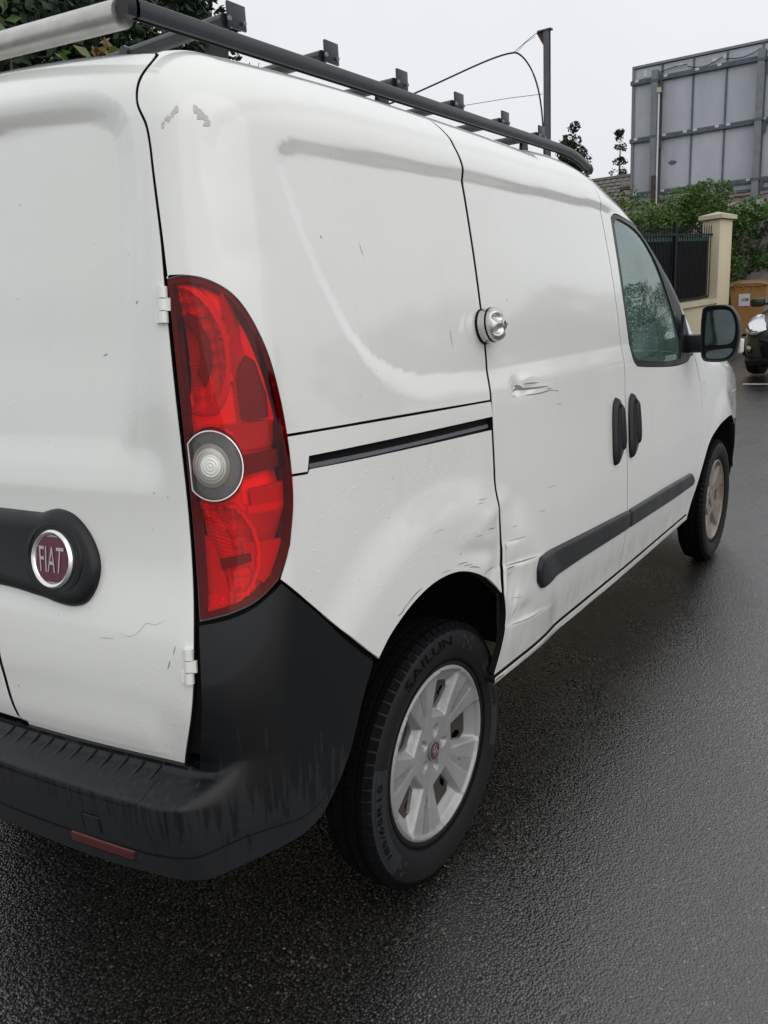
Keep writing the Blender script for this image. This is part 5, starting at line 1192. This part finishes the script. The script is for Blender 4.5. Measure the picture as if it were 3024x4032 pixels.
wire('hanger', [(19.76, 7.75, 7.62), (20.0, 7.40, 7.93), (20.05, 7.22, 8.03)], .008); wire('hanger', [(19.80, 7.70, 7.60), (19.9, 7.52, 7.80), (20.02, 7.3, 7.93)], .006)
wire('thin_wire', [(19.95, 7.08, 6.56), (19.4, 7.75, 6.49), (17.9, 9.7, 6.22), (15, 13.5, 5.7)], .007); wire('thin_wire', [(20.09, 6.93, 7.95), (20.08, 6.92, 7.3), (20.06, 6.92, 6.5)], .005)
wire('thin_wire', [(17.5, 10.2, 6.6), (16.6, 11.4, 6.28), (15.5, 12.9, 5.9)], .006)

# ---------------------------------------------------------------- trees
tree('spruce_tree', 'dark pointed conifer rising behind the van roof left of the house', (32.3, 11.15, .9), 7.4, 1.7, 9000, .16, 'conifer', 31, .12, None, .35, 'cone')
tree('small_tree', 'thin sparse treetop peeking out beside the left edge of the billboard', (33.4, 9.55, .9), 7.2, .75, 900, .14, 'conifer', 32, .08, None, .55, 'cone', 34)
tree('cypress_tree', 'dense dark green conifer filling the top left corner behind the aluminium roller', (5.3, 7.2, .1), 7.6, 2.6, 38000, .15, 'conifer', 33, .2, None, .12, 'cone', 220)
tree('cypress_tree', 'second dark conifer showing between the roller and the front of the rail', (7.6, 6.9, .2), 6.0, 1.7, 12000, .13, 'conifer', 35, .18, None, .12, 'cone', 140)
ls = thing('laurel_shrub', 'light green laurel shoots at the left picture edge above the aluminium roller', 'shrub', (2.2, 2.95, .12))
P = clump_points(2600, (1.5, 2.5, .8), (2.75, 3.6, 3.02), 41, 60, .22); leaf_cloud('foliage', P-[2.2, 2.95, .12], .105, 'laurel', ls, 42, 2.3)
twigs('stems', (0, 0, 0), [(-.4, -.2, 2.8), (.1, -.3, 2.7), (.4, .2, 2.6), (-.2, .3, 2.9)], .03, ls)
l2 = thing('privet_shrub', 'shrub with green and yellowed leaves peeping over the roof under the rail end', 'shrub', (2.75, 2.15, .12))
P = clump_points(1100, (2.3, 1.95, .6), (3.15, 2.6, 2.70), 43, 40, .2); leaf_cloud('foliage', P-[2.75, 2.15, .12], .095, 'laurel', l2, 44, 2.4)
P = clump_points(60, (2.35, 2.0, 2.66), (2.7, 2.4, 2.82), 45, 5, .06); leaf_cloud('dry_foliage', P-[2.75, 2.15, .12], .07, 'autumn', l2, 46, 2.2)
twigs('stems', (0, 0, 0), [(-.3, 0, 2.6), (.1, 0, 2.6), (.3, .2, 2.5)], .02, l2)
for i, (x, y, h, r) in enumerate([(13, -10.6, 3.0, 1.7), (18.5, -11.4, 3.7, 2.0), (24, -10.0, 3.0, 1.9), (30.5, -11.6, 4.3, 2.3), (39, -12, 4.4, 2.6), (8, -11.5, 3.2, 1.8)]):
    tree('street_tree', ['round street tree across the road, the first one mirrored in the cab window', 'taller street tree across the road, second in the mirrored row', 'street tree across the road, third in the mirrored row', 'broad street tree across the road, fourth in the mirrored row', 'farthest and tallest street tree of the mirrored row', 'nearest low street tree across the road, reflected in the sliding door'][i], (x, y, float(ground_z(x))), h, r, 9000, .13, 'broad', 60+i, .13, 'trees mirrored in the van side', .22)

# ---------------------------------------------------------------- the dark car parked up the street
CX, CY = 11.25, -.24
car = thing('parked_car', 'dark grey green hatchback parked facing us at the right picture edge', 'car', (CX, CY, float(ground_z(CX+.6))))
car.rotation_euler = (0, -math.atan(.04), math.radians(-9))
def section(w, zt, zb, crown, n=9):
    h = [(0, zb), (w*.80, zb), (w*.93, zb+.04), (w*.985, zb+.16), (w, zb+(zt-zb)*.45), (w*.985, zb+(zt-zb)*.70), (w*.945, zt-.075), (w*.86, zt-.018), (w*.62, zt+crown*.55), (w*.3, zt+crown*.9), (0, zt+crown)]
    return h+[(-a, b) for a, b in h[-2:0:-1]]
secs = [(-.02, .52, .60, .30, .005), (.0, .60, .66, .24, .012), (.05, .68, .705, .215, .02), (.14, .745, .745, .20, .03), (.28, .80, .79, .19, .04), (.50, .825, .845, .19, .045), (.80, .84, .905, .19, .04), (1.05, .845, .945, .19, .03), (1.6, .85, .955, .19, .02), (2.4, .85, .965, .19, .02), (3.2, .84, .985, .20, .02), (3.7, .80, .98, .24, .02), (3.92, .70, .90, .32, .01)]
V = []; m = len(section(1, 1, 0, 0))
for x, w, zt, zb, cr in secs: V += [(x, a, b) for a, b in section(w, zt, zb, cr)]
F = [(i*m+k, i*m+(k+1) % m, (i+1)*m+(k+1) % m, (i+1)*m+k) for i in range(len(secs)-1) for k in range(m)]+[tuple(range(m-1, -1, -1)), tuple(range((len(secs)-1)*m, len(secs)*m))]
cb = mesh_obj('body', V, F, 'carpaint', car, True, sharp=50); cb.modifiers.new('sub', 'SUBSURF').levels = 2; cb.modifiers['sub'].render_levels = 2
def lofted(nm, rows, mat, par):
    V = []; m = len(rows[0]); 
    for r in rows: V += r
    return mesh_obj(nm, V, [(i*m+k, i*m+k+1, (i+1)*m+k+1, (i+1)*m+k) for i in range(len(rows)-1) for k in range(m-1)], mat, par, True)
ys = np.linspace(-1, 1, 13)
lofted('windscreen', [[(.98+.55*t+.10*a*a, a*(.74-.16*t), .96+.50*t-.03*a*a) for a in ys] for t in np.linspace(0, 1, 8)], 'carglass', car)
lofted('roof', [[(1.5+t*1.9+.10*a*a, a*(.58), 1.455+.05*math.sin(math.pi*t)-.03*a*a) for a in ys] for t in np.linspace(0, 1, 10)], 'carpaint', car)
for s in (-1, 1): lofted('side_window', [[(1.08+.52*t+2.6*a-.55*t*a, s*(.80-.20*t), .95+.49*t) for a in np.linspace(0, 1, 10)] for t in np.linspace(0, 1, 5)], 'carglass', car)
lofted('rear_window', [[(3.75-.35*t, a*(.72-.12*t), .96+.48*t) for a in ys] for t in np.linspace(0, 1, 5)], 'carglass', car)
def patch_front(nm, pts, mat, par, th=.012, xoff=0):
    """a shaped piece that hugs the nose: outline in (y, z), depth follows the nose"""
    q = crom(pts+[pts[0]], .02)[:-1]; q = q if area(q) > 0 else q[::-1]; P2, T, loops = fill(q, (), .025)
    def nose(y, z):
        a = np.interp(np.abs(y), [0, .40, .52, .60, .68, .745, .80, .825], [-.03, -.025, -.01, .02, .08, .17, .33, .55]); b = np.interp(z, [.2, .30, .58, .66, .705, .745, .79, .845], [.04, -.02, -.02, .0, .05, .14, .28, .5]); return np.sqrt((a+.03)**2+(b+.03)**2)-.03
    x = nose(P2[:, 0], P2[:, 1])-th-.006+xoff; d = np.abs(seg_sdf(P2[:, 0], P2[:, 1], q)); x = x-.02*np.sqrt(np.clip(d/.05, 0, 1))
    V = [(x[i], P2[i, 0], P2[i, 1]) for i in range(len(P2))]; F = [f[::-1] for f in T.tolist()]; L = loops[0]; k = len(V); mm = len(L)
    V += [(V[i][0]+.06, V[i][1], V[i][2]) for i in L]; F += [(L[i], L[(i+1) % mm], k+(i+1) % mm, k+i) for i in range(mm)]
    return mesh_obj(nm, V, F, mat, par, True, sharp=50)
for s in (-1, 1):
    hl = patch_front('headlight', [(s*a, b) for a, b in ((.43,.68),(.57,.612),(.70,.628),(.765,.69),(.77,.775),(.735,.845),(.64,.845),(.50,.775))], 'headlamp', car)
    patch_front('headlight_bulb', [(s*(.665+.05*math.cos(t)), .705+.05*math.sin(t)) for t in np.linspace(0, 6.28, 12, endpoint=False)], 'chrome', hl, .020)
    patch_front('headlight_inner', [(s*a, b) for a, b in ((.615,.655),(.655,.64),(.66,.665),(.60,.70))], 'lampgrey', hl, .028)
    fg = patch_front('fog_lamp', [(s*(.655+.050*math.cos(t)), .435+.050*math.sin(t)) for t in np.linspace(0, 6.28, 12, endpoint=False)], 'headlamp', car, .016)
    patch_front('fog_bezel', [(s*(.655+.075*math.cos(t)), .435+.072*math.sin(t)) for t in np.linspace(0, 6.28, 12, endpoint=False)], 'trim', car, .006)
    mm_ = MB().box((0, 0, 0), (.10, .21, .13), None, .045); mm_.V = [(v[0]+1.12, v[1]+s*.93, v[2]+.99) for v in mm_.V]; mr_ = mm_.build('mirror', 'carpaint', car)
    MB().box((1.15, s*.84, .965), (.07, .12, .035), None, .01).build('mirror_arm', 'trim', mr_)
    for x in (.72, 3.15):
        wv = thing('wheel', None, None); wv.parent = car; wv.location = (x, s*.755, .30)
        MB().lathe([(.20, -.085), (.25, -.10), (.285, -.09), (.30, -.06), (.30, .08), (.2, .09)] if s < 0 else [(.20, .085), (.25, .10), (.285, .09), (.30, .06), (.30, -.08), (.2, -.09)], 40).build('tyre', 'rubber', wv)
        B = MB().lathe([(.205, s*.08), (.19, s*.07), (.06, s*.085), (0, s*.088)], 40); B.build('rim', 'facet', wv)
        a_ = MB(); tt = np.linspace(0, math.pi, 20); k0 = [(x+.34*math.cos(q), s*.80, .30+.34*math.sin(q)) for q in tt]; a_.V = k0+[(p[0], s*.856, p[2]) for p in k0]; a_.F = [(i, i+1, 21+i, 20+i) for i in range(19)]+[tuple(range(20, 40))]
        a_.build('wheel_arch', 'dark', car, False)
patch_front('grille', [(-.42,.56),(.42,.56),(.50,.50),(.46,.36),(.36,.30),(-.36,.30),(-.46,.36),(-.50,.50)], 'gloss', car, .008)
MB().prism([(-.26, -.055), (.26, -.055), (.26, .055), (-.26, .055)], .012, Matrix(((0, 0, -1, -.035), (1, 0, 0, 0), (0, 1, 0, .42), (0, 0, 0, 1)))).build('number_plate', 'paper', car, False)
patch_front('bumper_lip', [(-.70,.29),(.70,.29),(.76,.235),(.6,.20),(-.6,.20),(-.76,.235)], 'trim', car, .012)

# bits of leaf and straw lying on the wet road
rg_ = np.random.default_rng(77); n_ = 70
C_ = np.stack([rg_.uniform(-.4, 3.5, n_), rg_.uniform(-2.2, -.75, n_), np.full(n_, .004)], 1)
lb_ = leaf_cloud('leaf_litter', C_, .011, 'autumn', None, 78, 2.2, .1, 0)
lb_.data.transform(Matrix.Diagonal((1, 1, .25, 1)) ); tag(lb_, kind='stuff')
for v_ in lb_.data.vertices: v_.co.z += .009
